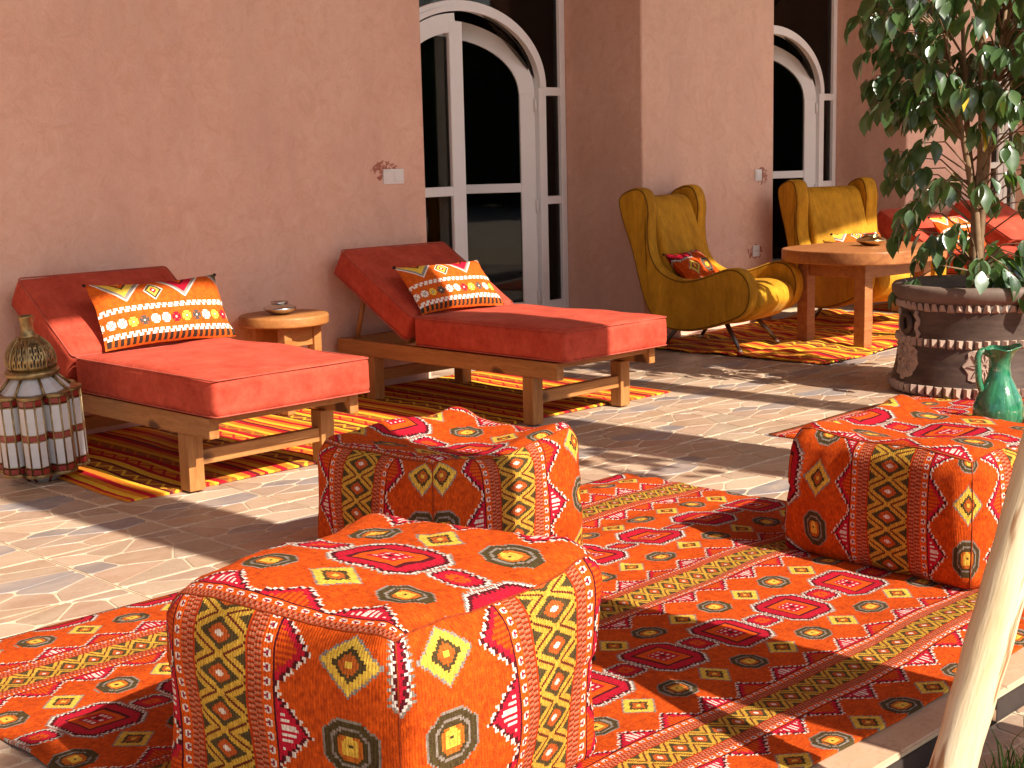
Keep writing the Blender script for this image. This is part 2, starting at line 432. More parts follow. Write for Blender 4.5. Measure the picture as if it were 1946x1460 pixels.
def slab(outline, x0, x1, r, axis='x', flip=False):
    """closed 2-D outline (counter-clockwise or not) swept from x0 to x1 with rounded rims"""
    P = [Vector(p) for p in outline]; n = len(P)
    ar = sum(P[i].x * P[(i + 1) % n].y - P[(i + 1) % n].x * P[i].y for i in range(n))
    if ar < 0: P.reverse()
    nor = []
    for i in range(n):
        d = (P[(i + 1) % n] - P[i - 1]); nor.append(Vector((d.y, -d.x)).normalized())
    bm = bmesh.new(); rings = []
    steps = [(0, 1), (.08, .62), (.3, .29), (.62, .08), (1, 0)]
    prof = [(x0 + a * r, b * r) for a, b in steps] + [(x1 - a * r, b * r) for a, b in reversed(steps)]
    for x, ins in prof:
        ring = []
        for p, m in zip(P, nor):
            q = p - m * ins
            ring.append(bm.verts.new((x, q.x, q.y) if axis == 'x' else (q.x, q.y, x)))
        rings.append(ring)
    for a, b in zip(rings, rings[1:]):
        for j in range(n): bm.faces.new((a[j], b[j], b[(j + 1) % n], a[(j + 1) % n]))
    bm.faces.new(rings[0]); bm.faces.new(rings[-1][::-1])
    bmesh.ops.triangulate(bm, faces=[f for f in bm.faces if len(f.verts) > 4]); bmesh.ops.recalc_face_normals(bm, faces=bm.faces)
    return bm
def sheet(nx, ny, fn, uvf, thick=0):
    """grid sheet: fn(a, b) -> position, uvf(a, b) -> uv, a, b in 0..1"""
    bm = bmesh.new(); uvl = bm.loops.layers.uv.new('UVMap')
    g = [[bm.verts.new(fn(i / nx, j / ny)) for j in range(ny + 1)] for i in range(nx + 1)]
    for i in range(nx):
        for j in range(ny):
            q = [(i, j), (i + 1, j), (i + 1, j + 1), (i, j + 1)]
            f = bm.faces.new([g[a][b] for a, b in q])
            for l, (a, b) in zip(f.loops, q): l[uvl].uv = uvf(a / nx, b / ny)
    if thick:
        low = {}
        edge = [(i, 0) for i in range(nx)] + [(nx, j) for j in range(ny)] + [(i, ny) for i in range(nx, 0, -1)] + [(0, j) for j in range(ny, 0, -1)]
        for e in edge: low[e] = bm.verts.new(g[e[0]][e[1]].co - Vector((0, 0, thick)))
        for k, e in enumerate(edge):
            e2 = edge[(k + 1) % len(edge)]
            f = bm.faces.new((g[e2[0]][e2[1]], g[e[0]][e[1]], low[e], low[e2]))
            for l, q in zip(f.loops, (e2, e, e, e2)): l[uvl].uv = uvf(q[0] / nx, q[1] / ny)
    return bm
def fbm(x, y, z=0, s=1): return noise.noise(Vector((x * s, y * s, z * s + 3.7)))

# ------------------------------------------------------------------ setting: floor
YW = 6.2                       # face of the wall
T = .5                         # floor tile
def struct(o): o['kind'] = 'structure'; return o
struct(mobj('ground', box(-60, 80, -80, 60, -.30, -.075), 'earth'))
floor = struct(mobj('patio_floor', box(-4, 24, 1.47, 11, -.07, -.0055), 'grout'))
lower = struct(mobj('lower_terrace', box(-4, 24, -3, 1.468, -.074, -.0655), 'grout'))
PAL = [tuple(q * .80 for q in c_) for c_ in [(.52, .36, .235), (.45, .285, .175), (.56, .42, .29), (.48, .30, .20), (.50, .345, .25), (.26, .235, .235), (.55, .38, .26)]]
def tile_mesh(seed):
    rnd = random.Random(seed); bm = bmesh.new(); cl = bm.loops.layers.float_color.new('Col')
    h = T / 2 - .0035
    def quadpoly(pts, z0, z1, col, ins):
        c = sum((Vector(p) for p in pts), Vector((0, 0))) / len(pts)
        top = []; bot = []
        for p in pts:
            d = Vector(p) - c; k = 1 - ins / max(d.length, .01)
            q = c + d * k; q2 = c + d * (k + .0012 / max(d.length, .01))
            top.append(bm.verts.new((q.x, q.y, z1))); bot.append(bm.verts.new((q2.x, q2.y, z0)))
        fs = [bm.faces.new(top)]
        n = len(pts)
        for i in range(n): fs.append(bm.faces.new((top[i - 1], bot[i - 1], bot[i], top[i])))
        for f in fs:
            for l in f.loops: l[cl] = (*col, 1)
    quadpoly([(-h, -h), (h, -h), (h, h), (-h, h)], -.006, -.0022, (.70, .57, .40), .0)
    # irregular stones: cells of a stretched Voronoi diagram cut to the tile
    pts = []
    while len(pts) < 12:
        q = Vector((rnd.uniform(-h, h), rnd.uniform(-h, h)))
        if all(((q.x - p.x) / 1.75) ** 2 + (q.y - p.y) ** 2 > .074 ** 2 for p in pts): pts.append(q)
        elif rnd.random() < .002: break
    def sk(p): return Vector((p.x / 1.75, p.y))
    order = list(range(len(PAL))); rnd.shuffle(order)
    for k, p in enumerate(pts):
        poly = [Vector(c_) for c_ in ((-h, -h), (h, -h), (h, h), (-h, h))]
        for q in pts:
            if q is p: continue
            m_ = (sk(p) + sk(q)) / 2; d_ = sk(q) - sk(p); out = []
            for a_, b_ in zip(poly, poly[1:] + poly[:1]):
                fa, fb = (sk(a_) - m_).dot(d_), (sk(b_) - m_).dot(d_)
                if fa <= 0: out.append(a_)
                if fa * fb < 0: out.append(a_ + (b_ - a_) * (fa / (fa - fb)))
            poly = out
            if len(poly) < 3: break
        if len(poly) < 3: continue
        rounded = []
        for a_, b_ in zip(poly, poly[1:] + poly[:1]):
            L_ = (b_ - a_).length
            if L_ < .012: rounded.append((a_ + b_) / 2); continue
            e_ = min(.3, .014 / L_); rounded += [a_ + (b_ - a_) * e_, a_ + (b_ - a_) * (1 - e_)]
        col = PAL[order[k % len(order)]]
        kq = rnd.uniform(.78, 1.2); col = tuple(q_ * kq for q_ in col)
        quadpoly([tuple(v_) for v_ in rounded], -.0022, 0, col, .0064)
    bm.normal_update()
    me = bpy.data.meshes.new('tile'); bm.to_mesh(me); bm.free(); me.materials.append(M['tile']); return me
TM = [tile_mesh(s) for s in (11, 5, 23)]
def lay(parent, i0, i1, j0, j1, z, ox, oy):
    for i in range(i0, i1):
        for j in range(j0, j1):
            x, y = ox + (i + .5) * T, oy + (j + .5) * T
            o = bpy.data.objects.new('tile', TM[(i * 2 + j * 5 + (i * j) % 3) % 3]); C.objects.link(o)
            o.location = (x, y, z); o.parent = parent
lay(floor, -2, 18, -4, 5, 0, 2.145, 3.868)                       # 20 x 9 tiles from Y 1.87 to 6.37
lay(lower, -1, 8, -3, 0, -.06, 2.145, 1.46)
# the tiles cut along the edge and the kerb strip
cut = bpy.data.meshes.new('kerb_tile')
b = box(-.2475, .2475, 0, .392, -.012, .0, .003, 1); b.to_mesh(cut); b.free(); cut.materials.append(M['tile'])
if 'Col' not in cut.attributes:
    at = cut.attributes.new('Col', 'FLOAT_COLOR', 'CORNER')
    for d in at.data: d.color = (.52, .33, .20, 1)
struct(mobj('step_shade_strip', box(-4, 24, 1.462, 1.4695, -.066, -.013), 'riser_shade'))  # thin dark strip standing in for the shade under the kerb
for i in range(-2, 18):
    o = bpy.data.objects.new('kerb_tile', cut); C.objects.link(o); o.location = (2.145 + (i + .5) * T, 1.472, 0); o.parent = floor

# ------------------------------------------------------------------ setting: the building
bld = thing('riad_building', 'rose tadelakt plaster building with deep recesses holding white arched glass doors', 'building')
ZR = 5.14                      # underside of the loggia roof
UNITS = [5.55, 9.05, 12.55]; WID = 1.96; YD = 6.888; OPEN = 3.2
edges = [-5] + [q for u0 in UNITS for q in (u0, u0 + WID)] + [24]
for a, b_ in zip(edges[::2], edges[1::2]):
    mobj('wall', box(a, b_, YW, 7.25, -.02, ZR, .018, 3), 'plaster', bld)
for u0 in UNITS:
    mobj('wall', box(u0 + .002, u0 + WID - .002, YW + .01, 7.24, OPEN, ZR - .002), 'plaster', bld)
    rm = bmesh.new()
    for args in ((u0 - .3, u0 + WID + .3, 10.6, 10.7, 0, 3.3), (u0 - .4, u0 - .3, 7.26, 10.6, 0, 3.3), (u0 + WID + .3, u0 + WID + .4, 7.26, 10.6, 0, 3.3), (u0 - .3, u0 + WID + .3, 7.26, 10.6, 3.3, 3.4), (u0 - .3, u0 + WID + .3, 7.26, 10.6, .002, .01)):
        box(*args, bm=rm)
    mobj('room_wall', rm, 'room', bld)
mobj('roof', box(-6, 24, .30, 12, ZR + .003, ZR + .35), 'soffit', bld)
for x, wd in ((2.90, .42), (5.06, .45), (6.34, .22), (7.36, .26)):
    cb = box(x - wd / 2, x + wd / 2, .36, .36 + wd, -.06, ZR, .03, 3)
    box(x - wd / 2 - .05, x + wd / 2 + .05, .31, .41 + wd, -.06, .10, .01, 2, bm=cb)
    mobj('column', cb, 'plaster', bld)

def arch_z(x, half, top, spring): return spring + (top - spring) * math.sqrt(max(0, 1 - (x / half) ** 2))
def strip(fo, fi, xs, y0, y1, bm):
    """curved bar between the curves fo (outer) and fi (inner)"""
    rings = []
    for s in xs:
        (xo, zo), (xi, zi) = fo(s), fi(s)
        rings.append([bm.verts.new(q) for q in ((xo, y0, zo), (xi, y0, zi), (xi, y1, zi), (xo, y1, zo))])
    for a, b_ in zip(rings, rings[1:]):
        for j in range(4): bm.faces.new((a[j], a[(j + 1) % 4], b_[(j + 1) % 4], b_[j]))
    bm.faces.new(rings[0][::-1]); bm.faces.new(rings[-1]); return bm
def pane(poly, y, parent, name='pane'):
    bm = bmesh.new(); n = len(poly)
    f = [bm.verts.new((x, y, z)) for x, z in poly]; bk = [bm.verts.new((x, y + .008, z)) for x, z in poly]
    bm.faces.new(f); bm.faces.new(bk[::-1])
    for i in range(n): bm.faces.new((f[i - 1], bk[i - 1], bk[i], f[i]))
    bmesh.ops.triangulate(bm, faces=bm.faces[:]); bmesh.ops.recalc_face_normals(bm, faces=bm.faces)
    return mobj(name, bm, 'glass', parent)
def ell(half, top, spring):
    return lambda th: (half * math.cos(th), spring + (top - spring) * math.sin(th))
def make_door(u0, open_deg):
    xc = u0 + WID / 2; hw = WID / 2
    fr = bmesh.new()
    for s in (-1, 1):
        a, b_ = sorted((s * hw - s * .003, s * (hw - .055))); box(a, b_, YD, YD + .07, 0, OPEN, .004, 1, bm=fr)
        a, b_ = sorted((s * .772, s * .700)); box(a, b_, YD - .006, YD + .075, 0, 1.745, .005, 1, bm=fr)
        a, b_ = sorted((s * (hw - .055), s * .772))
        for z0, z1 in ((0.012, .262), (.940, .996), (1.688, 1.745)): box(a, b_, YD + .004, YD + .066, z0, z1, .003, 1, bm=fr)
    box(-hw + .056, hw - .056, YD + .002, YD + .068, OPEN - .06, OPEN - .003, bm=fr)
    ths = [math.pi * i / 36 for i in range(37)]
    strip(ell(.772, 2.285, 1.745), ell(.708, 2.228, 1.745), ths, YD - .006, YD + .075, fr)
    strip(ell(.735, 2.250, 1.745), ell(.700, 2.216, 1.745), ths, YD - .018, YD - .004, fr)
    bmesh.ops.recalc_face_normals(fr, faces=fr.faces)
    o = mobj('door_frame', fr, 'white', bld, loc=(xc, 0, 0))
    for s in (-1, 1):
        for z0, z1 in ((.262, .940), (.996, 1.688)):
            a, b_ = sorted((s * (hw - .055), s * .772)); pane([(a, z0), (b_, z0), (b_, z1), (a, z1)], YD + .03, o)
    arc = [ell(.772, 2.285, 1.745)(t) for t in ths]
    pane([(hw - .055, 1.745)] + arc + [(-hw + .055, 1.745), (-hw + .055, OPEN - .06), (hw - .055, OPEN - .06)], YD + .03, o)
    # leaves: built for the right-hand side (hinge at x = 0, free edge at x = -.69), mirrored for the left
    W = .69; f_o, f_i = ell(.690, 2.205, 1.700), ell(.580, 2.085, 1.700)
    for s, ang in ((1, open_deg), (-1, 0)):
        bm = bmesh.new()
        def bxs(x0, x1, z0, z1, d=0):
            a, b_ = sorted((s * x0, s * x1)); box(a, b_, -.028 - d, .028 + d, z0, z1, .004, 1, bm=bm)
        bxs(-.110, -.002, .012, 1.70); bxs(-W, -W + .118, .012, 2.15, .002)
        bxs(-W + .118, -.110, .012, .262); bxs(-W + .118, -.110, 1.030, 1.092)
        tt = [math.pi / 2 * i / 16 for i in range(16)]
        strip(lambda t: (s * (f_o(t)[0] - .692), f_o(t)[1]), lambda t: (s * (f_i(t)[0] - .692), f_i(t)[1]), tt, -.027, .027, bm)
        bmesh.ops.recalc_face_normals(bm, faces=bm.faces)
        lf = mobj('door_leaf', bm, 'white', bld, loc=(xc + s * .692, YD + .035, 0), rot=(0, 0, -s * R_(ang)))
        x0, x1 = -W + .118, -.110
        pane([(s * x0, .262), (s * x1, .262), (s * x1, 1.030), (s * x0, 1.030)], -.004, lf)
        top = [(s * (f_i(math.pi / 2 * i / 12)[0] - .692), f_i(math.pi / 2 * i / 12)[1]) for i in range(0, 10)]
        pane([(s * x0, 1.092), (s * x1, 1.092)] + top + [(s * x0, 2.05)], -.004, lf)
        for z in (.93, 1.62, .30):
            hb = tube([(0, -.03, z - .045), (0, -.03, z + .045)], .011, 8); mobj('hinge', hb, 'white', lf, True)
        if s > 0: mobj('door_handle', tube([(-W + .05, -.032, 1.0), (-W + .05, -.075, 1.0), (-W + .15, -.075, 1.0)], .009, 8), 'white', lf, True)
for u0, a in zip(UNITS, (34, 34, 0)): make_door(u0, a)

# ------------------------------------------------------------------ the garden hedge that the door glass mirrors
hb = bmesh.new()
def hedge_pt(a, b_):
    x = -6 + 56 * a; s_ = b_ * 3
    y, z = (-17, s_ * 5) if s_ < 1 else ((-17 - (s_ - 1) * 2.5, 5) if s_ < 2 else (-19.5, (3 - s_) * 5))
    n_ = fbm(x, y, z, .5) * .9 + fbm(x, y, z, 1.6) * .5 + fbm(x, y, z, 4) * .25
    return (x, y + n_, max(-.08, z + n_ * .8 * min(1, z)))
hd = mobj('garden_hedge', sheet(300, 60, hedge_pt, lambda a, b_: (a * 34, b_ * 12)), 'hedge', None)
tag(hd, 'tall dark green garden hedge mirrored dimly in the door glass', 'hedge')

# ------------------------------------------------------------------ wall plates
def plate(name, label, cat, x, z, n, socket):
    t = thing(name, label, cat, (x, YW, z))
    wd = .081 * n if n == 1 else .150
    mobj('frame', box(-wd / 2, wd / 2, -.010, .002, -.042, .042, .003, 2), 'plastic', t)
    for i in range(n):
        cx_ = (i - (n - 1) / 2) * .066
        if socket:
            mobj('socket_face', lathe([(.026, 0), (.026, .004), (.020, .004), (.019, .001)], 20), 'plastic', t, loc=(cx_, -.010, 0), rot=(R_(90), 0, 0))
            for s in (-1, 1): mobj('socket_hole', lathe([(.003, 0), (.003, .003)], 10), 'plug_hole', t, loc=(cx_ + s * .0095, -.0105, 0), rot=(R_(90), 0, 0))
        else:
            rk = mobj('rocker', box(-.029, .029, -.004, .004, -.029, .029, .002, 2), 'plastic', t, loc=(cx_, -.0115, 0), rot=(R_(3 if i == 0 else -3), 0, 0))
plate('wall_switch', 'white double switch plate on the pink wall between the two coral loungers', 'switch', 5.30, 1.185, 2, False)
plate('wall_switch', 'white single switch plate on the wall above the two-pin socket', 'switch', 8.845, 1.096, 1, False)
plate('wall_socket', 'white two-pin socket low on the wall beside the left mustard armchair', 'socket', 8.82, .537, 1, True)

# ------------------------------------------------------------------ rugs
def rug(name, label, x0, x1, y0, y1, mat, uvf, wav=.008, thick=.007, nx=120, ny=80, rz=0, seed=0, amp2=0):
    cx_, cy_ = (x0 + x1) / 2, (y0 + y1) / 2; wx, wy = x1 - x0, y1 - y0
    def fn(a, b_):
        x, y = (a - .5) * wx, (b_ - .5) * wy
        e = min(1, 12 * min(a, 1 - a, b_, 1 - b_))
        z = thick + max(0, fbm(x, y, seed, 1.9) + .1) * wav * 2 * (.35 + .65 * e) + abs(fbm(x * .5, y * 2.2, seed + 5, 2.5)) * amp2
        wob = fbm(a * 3, b_ * 3, seed + 9) * .012
        return (x + wob, y + wob, z)
    o = mobj(name, sheet(nx, ny, fn, lambda a, b_: uvf(cx_ + (a - .5) * wx, cy_ + (b_ - .5) * wy), thick), mat, None, True, loc=(cx_, cy_, .001), rot=(0, 0, rz))
    return tag(o, label, 'rug')
rug('patterned_rug', 'large orange geometric kilim-patterned rug under the three square poufs', 1.35, 4.30, 1.562, 3.665, 'fabric', lambda x, y: (x - 3.008, y - 1.812), .014, amp2=.020, nx=150, ny=110)
rug('patterned_rug', 'corner of another orange patterned rug showing behind the right pouf', 5.33, 7.4, 1.80, 3.67, 'fabric', lambda x, y: (x - 3.1, y - 3.70), .010, seed=4, nx=60, ny=60)
rug('striped_kilim', 'long yellow and red striped kilim under the two nearest coral loungers', 2.76, 6.0, 4.80, 6.17, 'kilim_a', lambda x, y: (x, y), .008, rz=R_(-1.6), seed=2)
rug('striped_kilim', 'wrinkled striped kilim under the mustard armchairs and round table', 7.25, 9.75, 4.66, 6.10, 'kilim_b', lambda x, y: (x * .8, y), .014, amp2=.034, rz=R_(3), seed=6)
rug('striped_kilim', 'striped kilim under the far lounger behind the potted tree', 10.0, 13.2, 4.6, 6.05, 'kilim_a', lambda x, y: (x + .3, y), .010, amp2=.01, seed=8, nx=60, ny=40)

# ------------------------------------------------------------------ poufs
def wide(s_, kk):   # the bands are printed wider on the poufs than on the rug
    a_ = abs(s_); q = a_ / 1.62 if a_ < .125 else .0772 + (a_ - .125) * kk
    return math.copysign(q, s_)
def pouf(label, x, y, rz, sx, sy, sz, bands, top_u, sag, peaks, seed, ph, kk):
    t = thing('square_pouf', label, 'pouf', (x, y, .012), rz, 'kilim covered poufs on the rug')
    hx, hy, hz, r = sx / 2, sy / 2, sz / 2, .080
    def shape(p):
        p = Vector(p); rr = r if p.z > 0 else r + (.030 - r) * min(1, -p.z / hz)     # slumped, squarer foot
        q = Vector((max(-hx + rr, min(hx - rr, p.x)), max(-hy + rr, min(hy - rr, p.y)), max(-hz + rr, min(hz - rr, p.z))))
        d = p - q
        o = q + d.normalized() * rr if d.length > 1e-6 else p
        ax, ay, az = o.x / hx, o.y / hy, o.z / hz
        bul = .030 * (1 - az * az)
        o.x += math.copysign(bul, ax) * abs(ax) ** 3 * (1 - ay * ay * .7); o.y += math.copysign(bul, ay) * abs(ay) ** 3 * (1 - ax * ax * .7)
        if az > 0:
            m = max(0, 1 - ax * ax) * max(0, 1 - ay * ay)
            o.z += az ** 4 * (sag * m ** .7 + fbm(o.x, o.y, seed, 3.6) * .030)
            for (px, py, amp) in peaks:
                k = math.exp(-((ax - px) ** 2 + (ay - py) ** 2) / .16); o.z += amp * k * az ** 2
                if amp > 0: o.x *= 1 + .02 * k; o.y *= 1 + .02 * k
        n_ = fbm(o.x + seed, o.y, o.z, 4.2) * .020 + fbm(o.x * 1.6, o.y * 1.6 - seed, o.z * .5, 9) * .008
        o.x += ax * n_; o.y += ay * n_
        rimk = max(abs(az), min(abs(ax), abs(ay))) ** 6
        pk = fbm(o.x * 1.0, o.y * 1.0, o.z * 1.0, 26) * .0045 * rimk
        o.x += ax * pk; o.y += ay * pk; o.z += az * pk
        if az < 0: k = az ** 4; o.x *= 1 + .004 * k; o.y *= 1 + .004 * k
        o.z += hz; return o
    NN = 40
    def g(a, hh):   # denser towards the rims
        s = (a - .5) * 2; return hh * math.copysign(1 - (1 - abs(s)) ** 1.35, s)
    def panel(name, fpos, fuv):
        return mobj(name, sheet(NN, NN, lambda a, b_: shape(fpos(a, b_)), fuv), 'fabric', t, True)
    panel('top_panel', lambda a, b_: (g(a, hx), g(b_, hy), hz), lambda a, b_: ((g(b_, hy) + top_u) / 1.25, g(a, hx) + .3775))
    panel('base_panel', lambda a, b_: (g(a, hx), -g(b_, hy), -hz), lambda a, b_: (g(b_, hy), g(a, hx)))
    u_of = lambda b_: (g(b_, hz) + ph) / 1.1
    panel('side_panel', lambda a, b_: (-hx, -g(a, hy), g(b_, hz)), lambda a, b_: (u_of(b_), wide(g(a, hy) - bands[0] * sy, kk)))
    panel('side_panel', lambda a, b_: (g(a, hx), -hy, g(b_, hz)), lambda a, b_: (u_of(b_), wide(g(a, hx) - bands[1] * sx, kk)))
    panel('side_panel', lambda a, b_: (hx, g(a, hy), g(b_, hz)), lambda a, b_: (u_of(b_), wide(g(a, hy) - bands[0] * sy, kk)))
    panel('side_panel', lambda a, b_: (-g(a, hx), hy, g(b_, hz)), lambda a, b_: (u_of(b_), wide(g(a, hx) - bands[1] * sx, kk)))
    # sewn seams along the rims
    ring = []
    for (ax, ay, bx_, by_) in ((-1, -1, 1, -1), (1, -1, 1, 1), (1, 1, -1, 1), (-1, 1, -1, -1)):
        for i in range(20):
            k = i / 20; ring.append(shape((hx * (ax + (bx_ - ax) * k), hy * (ay + (by_ - ay) * k), hz)))
    mobj('seam', tube(ring, .0022, 6, closed=True), 'fabric_seam', t, True)
    for ax, ay in ((-1, -1), (1, -1), (1, 1), (-1, 1)):
        mobj('seam', tube([shape((hx * ax, hy * ay, -hz + sz * k / 14)) for k in range(15)], .0020, 6), 'fabric_seam', t, True)
    return t
M['fabric_seam'] = simple('orange_seam', (.30, .045, .012), .9, .1, 0, .5, 120)
pouf('square pouf in orange patterned fabric, nearest of the three', 1.815, 2.20, R_(9), .665, .640, .462, (-.17, .17), .02, .018, ((1, 1, .02), (1, -1, .02), (-.9, 1, -.015), (-.2, -1, -.012)), 1, -.16, .70)
pouf('square pouf in orange patterned fabric with a dented top, behind the nearest one', 3.01, 3.305, R_(-1), .645, .595, .425, (-.05, .0), .10, -.050, ((1, 1, .04), (1, -1, .035), (0, 1, .03), (-.2, -.9, -.015)), 5, -.15, .86)
pouf('square pouf in orange patterned fabric, on the right before the green jug', 4.045, 2.165, R_(-5), .60, .665, .425, (.09, -.09), .06, -.035, ((1, 1, .05), (-1, 1, .01), (-1, -1, -.015), (0, -1, -.012)), 9, -.05, 1.05)

# ------------------------------------------------------------------ sun loungers
def rbox(sx, sy, sz, r, puff=.0, n=16, seed=0):
    hx, hy, hz = sx / 2, sy / 2, sz / 2; bm = bmesh.new()
    def sp(h):   # sample positions, dense at the rims
        e = [-h, -h + r * .12, -h + r * .3, -h + r * .6, -h + r]; m = [-h + r + (2 * h - 2 * r) * i / n for i in range(1, n)]
        return e + m + [-q for q in reversed(e)]
    def sh(p):
        p = Vector(p); q = Vector((max(-hx + r, min(hx - r, p.x)), max(-hy + r, min(hy - r, p.y)), max(-hz + r, min(hz - r, p.z))))
        d = p - q; o = q + d.normalized() * r if d.length > 1e-7 else p
        ax, ay, az = o.x / hx, o.y / hy, o.z / hz
        if az > 0: o.z += az ** 3 * (puff * (1 - ax ** 4) * (1 - ay ** 4) + fbm(o.x, o.y, seed, 3) * .012 + fbm(o.x, o.y, seed + 8, 9) * .003)
        o.x += ax ** 3 * fbm(o.y, o.z, seed + 2, 5) * .007; o.y += ay ** 3 * fbm(o.x, o.z, seed + 4, 5) * .007
        return o
    X, Y, Z = sp(hx), sp(hy), sp(hz)
    for (A, B, f) in ((X, Y, lambda a, b_: (a, b_, hz)), (Y, X, lambda a, b_: (b_, a, -hz)), (Y, Z, lambda a, b_: (hx, a, b_)), (Z, Y, lambda a, b_: (-hx, b_, a)), (Z, X, lambda a, b_: (b_, hy, a)), (X, Z, lambda a, b_: (a, -hy, b_))):
        g = [[bm.verts.new(sh(f(a, b_))) for b_ in B] for a in A]
        for i in range(len(A) - 1):
            for j in range(len(B) - 1): bm.faces.new((g[i][j], g[i + 1][j], g[i + 1][j + 1], g[i][j + 1]))
    bmesh.ops.remove_doubles(bm, verts=bm.verts, dist=1e-5); return bm
def rim(sx, sy, z, r=.02, ins=.004):
    hx, hy = sx / 2 - ins, sy / 2 - ins; p = []
    for (cx_, cy_, a0) in ((hx - r, hy - r, 0), (-hx + r, hy - r, 90), (-hx + r, -hy + r, 180), (hx - r, -hy + r, 270)):
        p += [(cx_ + r * math.cos(R_(a0 + q)), cy_ + r * math.sin(R_(a0 + q)), z) for q in (0, 30, 60, 90)]
    out = []
    for i in range(len(p)):
        a, b_ = Vector(p[i]), Vector(p[(i + 1) % len(p)]); n = max(1, int((b_ - a).length / .08)); out += [a + (b_ - a) * k / n for k in range(n)]
    return out
def lounger(label, x, y, wd, seat, blen, tilt, ytail):
    """origin at the near foot corner; the foot faces -Y and the head stands at the wall"""
    t = thing('sun_lounger', label, 'lounger', (x, y, 0), 0, 'coral cushioned wooden loungers')
    zr0, zr1, th = .240, .322, .156; ztop = zr1 + .006 + th
    for xx in (.018, wd - .063): mobj('side_rail', box(xx, xx + .045, .075, ytail, zr0, zr1, .004, 2), 'pine_y', t)
    for yy in (.24, ytail - .30):
        for xx in (.022, wd - .092): mobj('leg', box(xx, xx + .070, yy, yy + .070, .008, zr0 - .001, .004, 2), 'pine_z', t)
        mobj('stretcher', box(.092, wd - .092, yy + .014, yy + .054, .105, .165, .004, 2), 'pine_x', t)
    n = 9
    for i in range(n):
        yy = .085 + (seat - .13) * i / (n - 1); mobj('slat', box(.063, wd - .063, yy, yy + .065, zr1 - .028, zr1 - .004, .003, 1), 'pine_x', t)
    mobj('end_rail', box(.064, wd - .064, ytail - .05, ytail - .005, zr0 + .002, zr1 - .002, .004, 2), 'pine_x', t)
    m_ = mobj('seat_mattress', rbox(wd, seat, th, .030, .012, seed=x), 'coral', t, True, loc=(wd / 2, seat / 2, zr1 + .006 + th / 2))
    for s in (-1, 1): mobj('piping', tube(rim(wd, seat, s * (th / 2 - .008)), .0035, 6, closed=True), 'coral_pipe', m_, True)
    ca, sa = math.cos(R_(tilt)), math.sin(R_(tilt))
    # backrest: hinged at the seat's rear top edge
    bx = Vector((wd / 2, seat + .004 + ca * blen / 2 + sa * th / 2, ztop + sa * blen / 2 - ca * th / 2))
    bk = mobj('backrest_cushion', rbox(wd, blen, th, .030, .010, seed=y + 3), 'coral', t, True, loc=bx, rot=(R_(tilt), 0, 0))
    for s in (-1, 1): mobj('piping', tube(rim(wd, blen, s * (th / 2 - .008)), .0035, 6, closed=True), 'coral_pipe', bk, True)
    fb = bmesh.new()
    for xx in (-wd / 2 + .07, wd / 2 - .115): box(xx, xx + .045, -blen / 2 + .02, blen / 2 - .02, -.042, -.004, .003, 1, bm=fb)
    for q in range(4):
        yy = -blen / 2 + .05 + q * (blen - .16) / 3; box(-wd / 2 + .116, wd / 2 - .116, yy, yy + .06, -.036, -.010, .003, 1, bm=fb)
    off = Vector((0, sa * th / 2, -ca * th / 2))
    mobj('backrest_frame', fb, 'pine_y', t, loc=bx + off, rot=(R_(tilt), 0, 0))
    for xx in (.09, wd - .09):
        p1 = bx + off + Vector((xx - wd / 2, ca * blen * .22, sa * blen * .22 - .03))
        mobj('prop', tube([p1, (xx, min(p1.y + .10, ytail - .07), zr1 - .05)], .014, 8), 'pine_z', t, True)
    return t
L1 = lounger('coral lounger nearest the metal lantern at the left', 2.95, 4.53, .77, 1.07, .56, 35, 1.60)
L2 = lounger('coral lounger in front of the first arched door, partly shaded', 4.79, 4.42, .76, 1.07, .66, 30, 1.72)
L3 = lounger('coral lounger behind the potted tree and the round table', 9.93, 4.22, .76, 1.07, .62, 31, 1.72)
L4 = lounger('farthest coral lounger, only its raised back showing at the right edge', 11.55, 4.42, .76, 1.07, .62, 31, 1.70)

# ------------------------------------------------------------------ pillows
def pillow(label, loc, w_, h_, th, tilt, rz, mat='pillow', uvk=1, uvo=(0, 0), seed=0, roll=0):
    t = thing('kilim_pillow', label, 'pillow', loc, rz, 'kilim pillows'); t.rotation_euler = (R_(tilt), R_(roll), rz)
    def surf(s):
        def fn(a, b_):
            x, y = (a - .5) * 2, (b_ - .5) * 2
            px = x * w_ / 2 * (1 - .055 * (1 - x * x) * 0 - .05 * (1 - y * y) * abs(x) ** 3); py = y * h_ / 2 * (1 - .10 * (1 - x * x) * abs(y) ** 3)
            f = max(0, (1 - abs(x) ** 3.2) * (1 - abs(y) ** 2.6)) ** .62
            z = s * th / 2 * f + fbm(x, y, seed, 2.2) * .010 + fbm(x, y, seed, 6) * .004
            return (px, py + h_ / 2, z)
        return fn
    for s, nm in ((1, 'front_cover'), (-1, 'back_cover')):
        uv = lambda a, b_: ((a - .5) * w_ * uvk + uvo[0], (b_ - .5) * h_ * uvk + uvo[1])
        bm = sheet(30, 20, surf(s), uv)
        if s < 0: bmesh.ops.reverse_faces(bm, faces=bm.faces)
        mobj(nm, bm, mat, t, True)
    for x in (-1, 1):
        bm = bmesh.new(); rnd = random.Random(int(seed * 7 + x))
        for q in range(6):
            d = Vector((x * rnd.uniform(.4, 1), rnd.uniform(.2, 1), rnd.uniform(-.6, .6))).normalized() * .013
            tube([(x * w_ / 2 * .985, h_ * .985, 0), Vector((x * w_ / 2 * .985, h_ * .985, 0)) + d * .6, Vector((x * w_ / 2 * .985, h_ * .985, -.004)) + d], [.006, .006, .003], 5, bm=bm)
        mobj('tassel', bm, 'dark_cloth', t, True)
    return t
